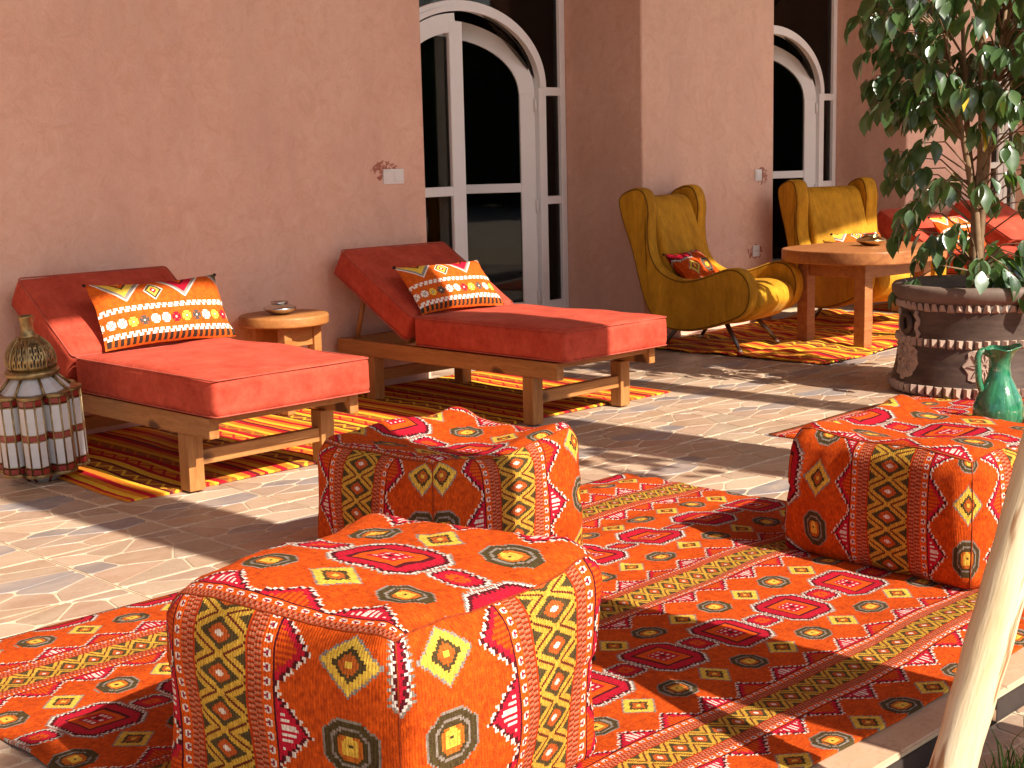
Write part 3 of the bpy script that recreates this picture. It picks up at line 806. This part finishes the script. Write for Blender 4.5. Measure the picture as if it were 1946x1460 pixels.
pillow('orange kilim pillow leaning on the lounger nearest the lantern', (3.42, 5.56, .488), .655, .325, .13, 60, R_(-3), seed=1)
pillow('orange kilim pillow half in shadow on the lounger before the first door', (5.125, 5.45, .490), .575, .325, .12, 46, R_(-3), seed=2)
pillow('orange pillow on the far lounger behind the tree', (10.32, 5.24, .492), .54, .33, .12, 48, 0, seed=3)

# ------------------------------------------------------------------ armchairs
SIDE = [(.392, 1.043), (.300, 1.030), (.256, .920), (.262, .780), (.244, .627), (.170, .515), (.023, .462), (-.130, .488), (-.298, .544), (-.400, .530), (-.463, .448), (-.463, .333), (-.391, .238), (-.129, .150), (.063, .133), (.210, .180), (.310, .333), (.396, .640), (.470, .845), (.490, .982)]
def armchair(label, x, y, rz):
    t = thing('wing_armchair', label, 'armchair', (x, y, .012), rz, 'mustard wing armchairs')
    W = .70; out = catmull(SIDE, 4)
    ctr = Vector((0, .45))
    for x0, x1 in ((-.035, .085), (W - .085, W + .035)):
        sp = mobj('side_panel', slab(out, x0, x1, .028), 'mustard', t, True)
        for xx in (x0 + .006, x1 - .006):
            n = len(out); ring = []
            for i in range(n):
                d = out[(i + 1) % n] - out[i - 1]; m_ = Vector((d.y, -d.x)).normalized()
                ar = 1
                q = out[i] + m_ * (.010 if False else 0)
                ring.append((xx, q.x, q.y))
            # pull the cord just inside the rounded rim
            cen = Vector((0, sum(p[1] for p in ring) / n, sum(p[2] for p in ring) / n))
            P2 = []
            A = sum(out[i].x * out[(i + 1) % n].y - out[(i + 1) % n].x * out[i].y for i in range(n))
            for i in range(n):
                d = out[(i + 1) % n] - out[i - 1]; m_ = Vector((d.y, -d.x)).normalized() * (1 if A > 0 else -1)
                q = out[i] - m_ * .012; P2.append((xx, q.x, q.y))
            mobj('piping', tube(P2, .0048, 6, closed=True), 'mustard_pipe', sp, True)
    back = catmull([(.085, .36), (.150, .47), (.200, .62), (.250, .78), (.300, .92), (.345, .975), (.410, .985), (.455, .93), (.425, .78), (.370, .55), (.300, .33), (.20, .22), (.09, .25)], 4)
    mobj('backrest', slab(back, .088, W - .088, .03), 'mustard', t, True)
    seat = catmull([(-.455, .285), (-.470, .345), (-.440, .405), (-.330, .438), (-.10, .425), (.12, .395), (.20, .33), (.18, .22), (-.10, .175), (-.34, .195)], 4)
    mobj('seat', slab(seat, .092, W - .092, .055), 'mustard', t, True)
    for (x0, y0, x1, y1) in ((.15, -.20, .085, -.345), (W - .15, -.20, W - .075, -.345), (.13, .10, .075, .235), (W - .13, .10, W - .10, .245)):
        a, b_ = Vector((x0, y0, .19)), Vector((x1, y1, .0))
        lg = mobj('leg', tube([a, b_], [.017, .011], 10), 'metal_leg', t, True)
        mobj('foot_cap', tube([b_ + (a - b_) * .16, b_ + (a - b_) * -.002], [.0135, .012], 10), 'ferrule', lg, True)
    return t
armchair('mustard velvet wing armchair with a red patterned pillow, beside the recess corner', 7.215, 5.60, R_(8))
armchair('mustard velvet wing armchair behind the round wooden table', 8.80, 5.60, R_(-18))
pillow('red and orange patterned pillow in the corner of the left armchair', (7.50, 5.63, .425), .44, .30, .13, 42, R_(10), 'fabric', .85, (.10, .24), 4)
pillow('orange tasselled pillow low on the armchair behind the table', (9.18, 5.46, .450), .44, .26, .11, 55, R_(-18), 'pillow', 1, (0, 0), 5)

# ------------------------------------------------------------------ tables and bowls
def disc(rx, ry, th, p=2.0, n=64, seed=0):
    pts = []
    for i in range(n):
        a = 2 * math.pi * i / n; c, s = math.cos(a), math.sin(a)
        r = 1 / (abs(c) ** p + abs(s) ** p) ** (1 / p) * (1 + .012 * math.sin(3 * a + seed))
        pts.append((rx * r * c, ry * r * s))
    return slab(pts, -th, 0, .010, 'z')
st = thing('side_table', 'small round pine stump table between the two nearest loungers', 'table', (4.325, 6.0 - .045, .012), R_(8))
mobj('table_top', disc(.232, .226, .052), 'stump', st, True, loc=(0, 0, .50))
for sx, sy in ((-.105, -.105), (.105, -.105), (-.105, .105), (.105, .105)): mobj('leg', box(sx - .026, sx + .026, sy - .026, sy + .026, 0, .447, .004, 2), 'stump', st)
for y_ in (-.120, .095): mobj('apron', box(-.078, .078, y_, y_ + .025, .34, .446, .003, 1), 'stump', st)
rt = thing('round_table', 'rounded thick-topped red pine table between the mustard armchairs', 'table', (8.33, 4.98, .012), R_(-4))
mobj('table_top', disc(.54, .46, .085, 2.7, seed=1), 'table', rt, True, loc=(0, 0, .625))
for sx, sy in ((-.30, -.20), (.36, -.20), (-.30, .25), (.36, .25)): mobj('leg', box(sx - .042, sx + .042, sy - .042, sy + .042, 0, .539, .005, 2), 'table', rt)
for a in ((-.258, .318, -.235, -.195), (-.258, .318, .235, .275)): mobj('apron', box(a[0], a[1], a[2] + .01, a[3], .445, .538, .003, 1), 'table', rt)
for a in ((-.320, -.285), (.345, .380)): mobj('apron', box(a[0], a[1], -.158, .208, .445, .538, .003, 1), 'table', rt)
BOWL = [(.030, 0), (.050, .006), (.082, .030), (.086, .038), (.080, .046), (.050, .064), (.040, .070), (.046, .078), (.044, .081), (.036, .076), (.034, .066), (.03, .05), (.02, .03)]
def bowl(label, loc, mat, k=1):
    t = thing('metal_bowl', label, 'bowl', loc, 0, 'small lidded metal bowls')
    mobj('body', lathe([(r * k, z * k * .82) for r, z in BOWL[:7]], 36), mat, t, True)
    mobj('neck', lathe([(r * k, z * k * .82 - .0005) for r, z in BOWL[5:]], 36), mat, t, True)
bowl('silver flattened bowl on the small stump table', (4.30, 5.955, .5135), 'silver')
bowl('brassy flattened bowl on the round table', (8.40, 4.98, .6385), 'gold', 1.15)

# ------------------------------------------------------------------ lantern
LX, LY = 2.735, 5.50
ln = thing('floor_lantern', 'tall Moroccan metal lantern with white and red glass panes on the tiles', 'lantern', (LX, LY, .004), R_(10))
ln.rotation_euler = (R_(1.2), R_(-4.0), R_(10))
NL = 8; RB = .132; RL = .050; Z0, Z1 = .055, .375
fr = bmesh.new(); wp = bmesh.new()
white_big = bpy.data.meshes.new('white_pane'); b = box(-.0135, .0135, -.0015, .0015, -.056, .056, .001, 1); b.to_mesh(white_big); b.free(); white_big.materials.append(M['frost'])
red_small = bpy.data.meshes.new('red_pane'); b = box(-.0125, .0125, -.0015, .0015, -.0115, .0115, .001, 1); b.to_mesh(red_small); b.free(); red_small.materials.append(M['redglass'])
for k in range(NL):
    th = 2 * math.pi * k / NL; cx_, cy_ = RB * math.cos(th), RB * math.sin(th)
    fa = [th + R_(q) for q in (-110, -66, -22, 22, 66, 110)]
    P = [Vector((cx_ + RL * math.cos(a), cy_ + RL * math.sin(a), 0)) for a in fa]
    for p in P: tube([p + Vector((0, 0, Z0)), p + Vector((0, 0, Z1))], .0042, 6, bm=fr)
    for z, rr in ((Z0, .0065), (Z1, .0075), (.090, .003), (.198, .003), (.226, .003), (.340, .003)):
        tube([p + Vector((0, 0, z)) for p in P], rr, 6, bm=fr)
    for i in range(5):
        mid = (P[i] + P[i + 1]) / 2; d = P[i + 1] - P[i]; ang = math.atan2(d.y, d.x)
        for z, me in ((.144, white_big), (.283, white_big), (.072, red_small), (.212, red_small), (.357, red_small)):
            o = bpy.data.objects.new(me.name.split('.')[0], me); C.objects.link(o); o.parent = ln
            o.location = mid + Vector((0, 0, z)); o.rotation_euler = (0, 0, ang); o.scale.x = d.length / .0300
mobj('frame', fr, 'brass', ln, True)
for z, h_ in ((Z0 - .008, .006), (Z1 + .002, .006)):
    caps = bmesh.new()
    for k in range(NL):
        th = 2 * math.pi * k / NL
        b = lathe([(RL + .006, 0), (RL + .006, h_)], 20); bmesh.ops.translate(b, verts=b.verts, vec=(RB * math.cos(th), RB * math.sin(th), z + k * .0003)); join(caps, b)
    mobj('lobe_plate', caps, 'brass', ln)
mobj('inner_core', lathe([(.085, Z0), (.085, Z1)], 24), 'frost', ln, True)
mobj('base', lathe([(.060, 0), (.115, .045), (.120, .050)], 16), 'frost', ln)
for k in range(8):
    a = 2 * math.pi * (k + .5) / 8; bf = tube([(.063 * math.cos(a), .063 * math.sin(a), 0), (.122 * math.cos(a), .122 * math.sin(a), .05)], .005, 5)
    mobj('base_rib', bf, 'redglass', ln, True)
for k in range(8):
    a = 2 * math.pi * (k + .5) / 8; sh = tube([(.150 * math.cos(a), .150 * math.sin(a), .383), (.088 * math.cos(a), .088 * math.sin(a), .445)], .006, 6)
    mobj('shoulder_rib', sh, 'brass', ln, True)
mobj('shoulder_panes', lathe([(.150, .381), (.086, .443)], 8), 'frost', ln)
mobj('ring', lathe([(.080, .440), (.104, .443), (.112, .455), (.108, .468), (.090, .474)], 32), 'brass', ln, True)
dome = [(.093, .474), (.098, .490), (.098, .507), (.096, .522), (.092, .537), (.087, .551), (.080, .564), (.071, .576), (.060, .587), (.049, .596), (.040, .603)]
def holes(i, j):
    jj = j % 12
    return 1 <= i <= 8 and ((i % 4 == 1 and jj in (2, 4, 6, 8, 10)) or (i % 4 == 3 and jj in (3, 5, 7, 9)) or (i % 2 == 0 and jj in (4, 8)))
dm = mobj('perforated_dome', lathe(dome, 96, skip=holes), 'brass', ln, True)
so = dm.modifiers.new('solid', 'SOLIDIFY'); so.thickness = .003
mobj('dome_lining', lathe([(.085, .476), (.088, .505), (.080, .545), (.05, .588)], 32), 'plug_hole', ln, True)
for k in range(8):
    a = 2 * math.pi * k / 8; rb = tube([((r + .002) * math.cos(a), (r + .002) * math.sin(a), z) for r, z in dome], .004, 5)
    mobj('dome_rib', rb, 'brass', ln, True)
mobj('neck', lathe([(.040, .600), (.034, .612), (.028, .622), (.026, .632), (.026, .680), (.029, .684), (.029, .690), (.022, .690), (.021, .66)], 24), 'brass', ln, True)
mobj('hanging_loop', tube([(.027 + .012 * math.cos(q), .0, .672 + .014 * math.sin(q)) for q in [2 * math.pi * i / 12 for i in range(12)]], .002, 5, closed=True), 'brass', ln, True)

# ------------------------------------------------------------------ potted tree: pot
PX, PY, PK = 7.06, 3.557, 1.068
pot = thing('planter_pot', 'big dark clay planter with pale plaster relief bands and rosettes', 'planter', (PX, PY, 0), R_(0))
prof = [(r * PK, z * PK) for r, z in [(.385, 0), (.400, .02), (.398, .05), (.378, .13), (.365, .22), (.362, .32), (.365, .41), (.375, .455), (.392, .475), (.402, .495), (.402, .520), (.392, .534), (.370, .538), (.352, .530), (.345, .50), (.340, .44)]]
mobj('body', lathe(prof[:8], 64), 'pot', pot, True)
mobj('rim', lathe(prof[7:], 64), 'pot_rim', pot, True)
mobj('soil', lathe([(.338 * PK, .44 * PK), (.338 * PK, .478 * PK), (.2 * PK, .486 * PK), (.05, .49 * PK)], 32), 'soil', pot, True)
def rad(z):
    for (r0, z0), (r1, z1) in zip(prof, prof[1:]):
        if z0 <= z <= z1: return r0 + (r1 - r0) * (z - z0) / max(1e-6, z1 - z0)
    return .38
def notch_band(z, h_, n, seed):
    bm = bmesh.new(); rnd = random.Random(seed)
    for k in range(n):
        a0, a1 = 2 * math.pi * (k + .06) / n, 2 * math.pi * (k + .94) / n; am = (a0 + a1) / 2
        hh = h_ * rnd.uniform(.85, 1.15); r = rad(z) - .004; ro = r + .020 * rnd.uniform(.8, 1.2)
        p = [(r, a0, z - hh / 2), (r, a1, z - hh / 2), (r, a1, z + hh / 2), (r, a0, z + hh / 2), (ro, am, z - hh * .15), (ro, am, z + hh * .42)]
        v = [bm.verts.new((q * math.cos(a), q * math.sin(a), zz)) for q, a, zz in p]
        for f in ((0, 1, 4), (1, 2, 5, 4), (2, 3, 5), (3, 0, 4, 5)): bm.faces.new([v[i] for i in f])
    bmesh.ops.recalc_face_normals(bm, faces=bm.faces); return bm
for z, h_, n, s in ((.437 * PK, .042, 56, 1), (.262 * PK, .047, 54, 2), (.035, .053, 54, 3)): mobj('notched_band', notch_band(z, h_, n, s), 'pot_relief', pot)
def on_pot(ang, s, z, out):   # a point on the pot's skin: s metres round, z up, out metres proud
    r = rad(z); a = ang + s / r; return Vector(((r + out) * math.cos(a), (r + out) * math.sin(a), z))
def rosette(ang, zc, R0):
    bm = bmesh.new(); n = 26
    ring = [on_pot(ang, R0 * math.cos(2 * math.pi * i / n) * (1 + .13 * math.cos(8 * 2 * math.pi * i / n)), zc + 1.0 * R0 * math.sin(2 * math.pi * i / n) * (1 + .13 * math.cos(8 * 2 * math.pi * i / n)), .007) for i in range(n)]
    inn = [on_pot(ang, R0 * 1.06 * math.cos(2 * math.pi * i / n), zc + R0 * 1.06 * math.sin(2 * math.pi * i / n), -.006) for i in range(n)]
    mid = [on_pot(ang, R0 * .5 * math.cos(2 * math.pi * i / n), zc + R0 * .5 * math.sin(2 * math.pi * i / n), .007) for i in range(n)]
    V1, V2, V3 = ([bm.verts.new(p) for p in q] for q in (inn, ring, mid)); c = bm.verts.new(on_pot(ang, 0, zc, .008))
    for i in range(n):
        j = (i + 1) % n
        bm.faces.new((V1[i], V1[j], V2[j], V2[i])); bm.faces.new((V2[i], V2[j], V3[j], V3[i])); bm.faces.new((V3[i], V3[j], c))
    for k in range(8):
        a = 2 * math.pi * k / 8
        tube([on_pot(ang, R0 * q * math.cos(a + e), zc + R0 * q * math.sin(a + e), .010) for q, e in ((.12, 0), (.45, .25), (.85, 0), (.45, -.25), (.14, 0))], .0045, 5, bm=bm)
    tube([on_pot(ang, R0 * .16 * math.cos(2 * math.pi * i / 10), zc + R0 * .16 * math.sin(2 * math.pi * i / 10), .010) for i in range(10)], .005, 5, bm=bm, closed=True)
    bmesh.ops.recalc_face_normals(bm, faces=bm.faces); return bm
face = math.atan2(-PY, -PX)      # direction from the pot towards the camera
for da, zc, R0 in ((.13, .175, .092), (-1.0, .175, .092), (1.25, .175, .092), (-1.25 + .05, .25, .065), (2.4, .175, .092), (-2.3, .175, .092)): mobj('rosette', rosette(face + da, zc, R0), 'pot_relief', pot)
for da in (-1.02, 1.2, 2.9):
    bm = bmesh.new(); rr = .043
    tube([on_pot(face + da, rr * math.cos(2 * math.pi * i / 18), .372 + rr * 1.05 * math.sin(2 * math.pi * i / 18), .012) for i in range(18)], .016, 8, bm=bm, closed=True)
    mobj('ring_handle', bm, 'pot', pot, True)
    for sgn in (-1, 1):
        bm = tube([on_pot(face + da, sgn * .085 + .012 * math.sin(q * 2.1), .300 + q * .024, .004) for q in range(7)], [.010, .014, .012, .016, .012, .014, .010], 6)
        mobj('relief_scroll', bm, 'pot_relief', pot, True)

# ---- the ficus
tree = thing('ficus_tree', 'bushy green ficus growing in the dark clay planter', 'tree', (PX, PY, .505))
rnd = random.Random(21)
axis_pt = lambda z: Vector((.02 * math.sin(z * 2), .02 * math.cos(z * 3) - .02, z))
stems = []
tk = bmesh.new()
for k, (dx, dy, top) in enumerate(((0, 0, 1.9), (-.10, .11, 1.6), (.12, -.05, 1.75), (.05, .13, 1.65), (-.04, -.12, 1.45))):
    pts = []; n = 12
    fork = .18 + .07 * k
    for i in range(n + 1):
        z = top * i / n; sp = max(0, z - fork) if k else 0
        pts.append(Vector((.02 * math.sin(z * 4 + k) + dx * sp * 1.1, .02 * math.cos(z * 3.3 + k) + dy * sp * 1.1, z)))
    r0 = .034 if k == 0 else .020
    tube(pts, [r0 * (1 - .75 * i / n) + .003 for i in range(n + 1)], 9, bm=tk); stems.append(pts)
mobj('trunk', tk, 'bark', tree, True)
def rmax(z):   # crown radius at height z above the soil
    for (z0, r0), (z1, r1) in zip(ENV, ENV[1:]):
        if z0 <= z <= z1: return r0 + (r1 - r0) * (z - z0) / (z1 - z0)
    return .1
ENV = [(.04, .20), (.18, .36), (.40, .46), (.70, .47), (.92, .58), (1.20, .58), (1.45, .68), (1.75, .64), (2.05, .5), (2.4, .18)]
def leaf_mesh(seed, wd, fold, curl, mat):
    bm = bmesh.new(); st = [(0, .0), (.10, .42), (.28, .88), (.48, 1.0), (.68, .78), (.84, .40), (1.0, 0.0)]
    mids = []; Ls = []; Rs = []
    for t, wq in st:
        zc = -curl * t * t
        mids.append(bm.verts.new((0, t, zc)))
        if wq > 0:
            ww = wq * wd; Ls.append(bm.verts.new((-ww, t, zc + fold * ww + .02 * math.sin(t * 9 + seed)))); Rs.append(bm.verts.new((ww, t, zc + fold * ww + .02 * math.sin(t * 8 + seed * 2))))
    n = len(Ls)
    for A, rev in ((Ls, False), (Rs, True)):
        fs = [(mids[0], mids[1], A[0])] + [(mids[i + 1], mids[i + 2], A[i + 1], A[i]) for i in range(n - 1)] + [(mids[n], mids[n + 1], A[n - 1])]
        for f in fs: bm.faces.new(f if not rev else f[::-1])
    bm.normal_update()
    me = bpy.data.meshes.new('leaf'); bm.to_mesh(me); bm.free(); me.materials.append(M[mat])
    for p in me.polygons: p.use_smooth = True
    return me
LM = [leaf_mesh(i, wd, fo, cu, 'leaf') for i, (wd, fo, cu) in enumerate(((.27, .35, .18), (.29, .5, .05), (.25, .25, .30), (.30, .15, .12), (.26, .6, .2)))] + [leaf_mesh(9, .22, .7, .3, 'yellow_leaf')]
leaves = []; tw = bmesh.new()
NC = 0
for c in range(255):
    # cluster centre
    z = rnd.choice((rnd.uniform(.98, 2.25), rnd.uniform(.98, 1.75), rnd.uniform(.98, 1.75), rnd.uniform(.98, 1.9), rnd.uniform(.12, .98))) if c > 1 else rnd.uniform(.05, .2)
    a = rnd.uniform(0, 2 * math.pi); rm = rmax(z)
    r = rm * math.sqrt(rnd.uniform(.10, 1))
    if z < .95 and r < .24: r += .20
    p = Vector((r * math.cos(a), r * math.sin(a), z))
    # a twig from the closest stem, arching outwards and drooping
    s0 = min((q for st_ in stems for q in st_), key=lambda q: (q.xy - p.xy).length * .5 + abs(q.z - (z - .16)) + (1 if q.z < .1 else 0))
    mid = (s0 + p) / 2 + Vector((0, 0, .05 + .05 * r))
    tube([s0, mid, p], [.0055, .004, .002], 5, bm=tw)
    out = Vector((math.cos(a), math.sin(a), 0)); tip = p + out * .07 + Vector((0, 0, -.05))
    tube([p, tip], [.002, .0012], 4, bm=tw, cap=False)
    nl = rnd.randint(6, 9)
    for q in range(nl):
        t = q / nl; base = (mid.lerp(p, .55 + .9 * t) if t < .5 else p.lerp(tip, (t - .5) * 2)) + Vector((rnd.gauss(0, .018), rnd.gauss(0, .018), rnd.gauss(0, .015)))
        la = a + rnd.uniform(-1.5, 1.5)
        droop = rnd.uniform(.9, 2.6)
        d = (Vector((math.cos(la), math.sin(la), 0)) + Vector((0, 0, -droop))).normalized()
        nrm = (Vector((math.cos(la), math.sin(la), 0)) * droop + Vector((rnd.uniform(-.7, .7), rnd.uniform(-.7, .7), 1.0))).normalized()
        xax = d.cross(nrm).normalized(); nrm = xax.cross(d)
        sz = rnd.uniform(.085, .150)
        mt = Matrix((xax * sz, d * sz, nrm * sz)).transposed().to_4x4(); mt.translation = base
        leaves.append((mt, LM[5] if rnd.random() < .006 else LM[rnd.randrange(5)]))
mobj('twigs', tw, 'bark', tree, True)
ci = cam.matrix_world.inverted(); fx = 49.97 / 36
def view(p):
    q = ci @ p
    return (fx * q.x / -q.z, fx * q.y / -q.z, -q.z)
off = Vector((PX, PY, .505)); inframe = []; rest = []
for i, (mt, me) in enumerate(leaves):
    x, y, dpt = view(mt.translation + off)
    (inframe if abs(x) < .51 and abs(y) < .39 else rest).append((dpt, i))
inframe.sort(); rest += inframe[300:]
for _, i in inframe[:300]:
    mt, me = leaves[i]; o = bpy.data.objects.new('leaf', me); C.objects.link(o); o.parent = tree; o.matrix_local = mt
fol = bmesh.new()
for _, i in rest:
    mt, me = leaves[i]; n0 = len(fol.verts); fol.from_mesh(me); fol.verts.ensure_lookup_table()
    for v in fol.verts[n0:]: v.co = mt @ v.co
fo = mobj('foliage', fol, 'leaf', tree, True); fo['kind'] = 'stuff'

# ------------------------------------------------------------------ green jug
JX, JY = 6.05, 2.92
jg = thing('glazed_jug', 'green glazed clay jug with a handle standing before the dark planter', 'jug', (JX, JY, .009), R_(-40))
jp = [(.085, 0), (.098, .02), (.112, .06), (.112, .10), (.098, .15), (.072, .20), (.052, .245), (.046, .285), (.048, .32), (.060, .350), (.074, .368), (.078, .374), (.070, .372), (.054, .350), (.040, .31), (.036, .25)]
jb = lathe(jp, 40)
for v in jb.verts:
    if v.co.z > .32:
        a = math.atan2(v.co.y, v.co.x); k = (v.co.z - .32) / .055; v.co.x += k * .020 * max(0, math.cos(a)) ** 3; v.co.z += k * .014 * max(0, math.cos(a)) ** 3 + .004 * k * math.sin(5 * a)
mobj('body', jb, 'jug', jg, True)
mobj('handle', tube(catmull([(-.052, 0, .345), (-.082, 0, .362), (-.102, 0, .335), (-.100, 0, .28), (-.094, 0, .22), (-.078, 0, .175)], 4, False), [.015] * 21, 10), 'jug', jg, True)

# ------------------------------------------------------------------ leaning pole and grass
pa = Vector((2.385, 1.220, .118)); pb = Vector((2.555, 1.162, .647)); pd = (pb - pa).normalized()
p0 = pa - pd * ((pa.z + .055) / pd.z); Lp = 2.5
pole = thing('wooden_pole', 'thick peeled pale wooden pole leaning at the right front', 'pole', p0)
pole.rotation_euler = pd.to_track_quat('Z', 'Y').to_euler()
pts = [Vector((0, .0015 * math.cos(i * .3), Lp * i / 40)) for i in range(41)]
pm = tube(pts, [.0425 + .0008 * math.sin(i * 1.1) + .001 * math.sin(i * 2.9) for i in range(41)], 20)
for v in pm.verts:
    a = math.atan2(v.co.y, v.co.x); k = 1 + .03 * noise.noise(Vector((math.cos(a) * 2, math.sin(a) * 2, v.co.z * 1.2))); v.co.x *= k; v.co.y *= k
mobj('shaft', pm, 'pole', pole, True)
def flakes():
    bm = bmesh.new()
    for q in range(5):
        z = .3 + q * .21; a = 3.9 + q * 1.3; tube([(.0425 * math.cos(a), .0425 * math.sin(a), z), (.043 * math.cos(a + .06), .043 * math.sin(a + .06), z + .02)], [.008, .003], 7, bm=bm)
    return bm
mobj('knots', flakes(), 'bark', pole, True)
gb = bmesh.new(); rnd = random.Random(3)
for k in range(90):
    x, y = rnd.gauss(0, .045), rnd.gauss(0, .035); h_ = rnd.uniform(.035, .10); a = rnd.uniform(0, 6.28); ln_ = rnd.uniform(.2, .9) * h_; wd = .0024
    b0 = Vector((x, y, 0)); d = Vector((math.cos(a), math.sin(a), 0)); sd = Vector((-d.y, d.x, 0)) * wd
    m_ = b0 + d * ln_ * .35 + Vector((0, 0, h_ * .65)); e = b0 + d * ln_ + Vector((0, 0, h_))
    v = [gb.verts.new(q) for q in (b0 - sd, b0 + sd, m_ + sd * .8, m_ - sd * .8, e)]
    gb.faces.new(v[:4]); gb.faces.new((v[3], v[2], v[4]))
go = mobj('grass_tuft', gb, 'grass', None, False, loc=(2.79, 1.27, -.060)); go['kind'] = 'stuff'; tag(go, 'short green grass tuft at the bottom right corner', 'grass')

# ------------------------------------------------------------------ climbing plant on the middle column (its leaves throw the ragged shade)
vine = thing('climbing_plant', 'leafy climber on the plaster column beyond the right edge, throwing ragged shade', 'plant', (4.80, .45, -.06))
vb = bmesh.new(); rnd = random.Random(8)
mobj('stem', tube([(.0 + .03 * math.sin(i), -.10, i * .30) for i in range(12)], .012, 6), 'bark', vine, True)
for k in range(80):
    z = 2.55 + rnd.random() * 1.0; p = Vector((-abs(rnd.gauss(0, .15)) - .02, rnd.uniform(-.12, .25), z))
    me = LM[rnd.randrange(5)]; sz = rnd.uniform(.09, .15)
    mt = Matrix.Translation(p) @ Matrix.Rotation(rnd.uniform(0, 6.28), 4, 'Z') @ Matrix.Rotation(rnd.uniform(-1.6, 0), 4, 'X') @ Matrix.Scale(sz, 4)
    n0 = len(vb.verts); vb.from_mesh(me); vb.verts.ensure_lookup_table()
    for v in vb.verts[n0:]: v.co = mt @ v.co
vo = mobj('foliage', vb, 'leaf', vine, True); vo['kind'] = 'stuff'

# ------------------------------------------------------------------ unseen slim cypress, added to throw shade on the near end of the rug
cyp = thing('added_shade_cypress', 'unseen slim cypress added in the garden to shade the near left of the rug', 'tree', (1.66, -3.2, -.075))
mobj('trunk', tube([(.012 * math.sin(i), .012 * math.cos(i), i * .5) for i in range(10)], [.05 - .0045 * i for i in range(10)], 8), 'bark', cyp, True)
vb = bmesh.new(); rnd = random.Random(12)
for k in range(2600):
    z = .6 + 4.5 * rnd.random(); a = rnd.uniform(0, 6.28); r = .23 * math.sqrt(rnd.random()) * min(1, (5.25 - z) / 1.2)
    me = LM[rnd.randrange(5)]; sz = rnd.uniform(.07, .11)
    mt = Matrix.Translation((r * math.cos(a), r * math.sin(a), z)) @ Matrix.Rotation(rnd.uniform(0, 6.28), 4, 'Z') @ Matrix.Rotation(rnd.uniform(.2, 1.5), 4, 'X') @ Matrix.Scale(sz, 4)
    n0 = len(vb.verts); vb.from_mesh(me); vb.verts.ensure_lookup_table()
    for v in vb.verts[n0:]: v.co = mt @ v.co
vo = mobj('crown', vb, 'leaf', cyp, True); vo['kind'] = 'stuff'
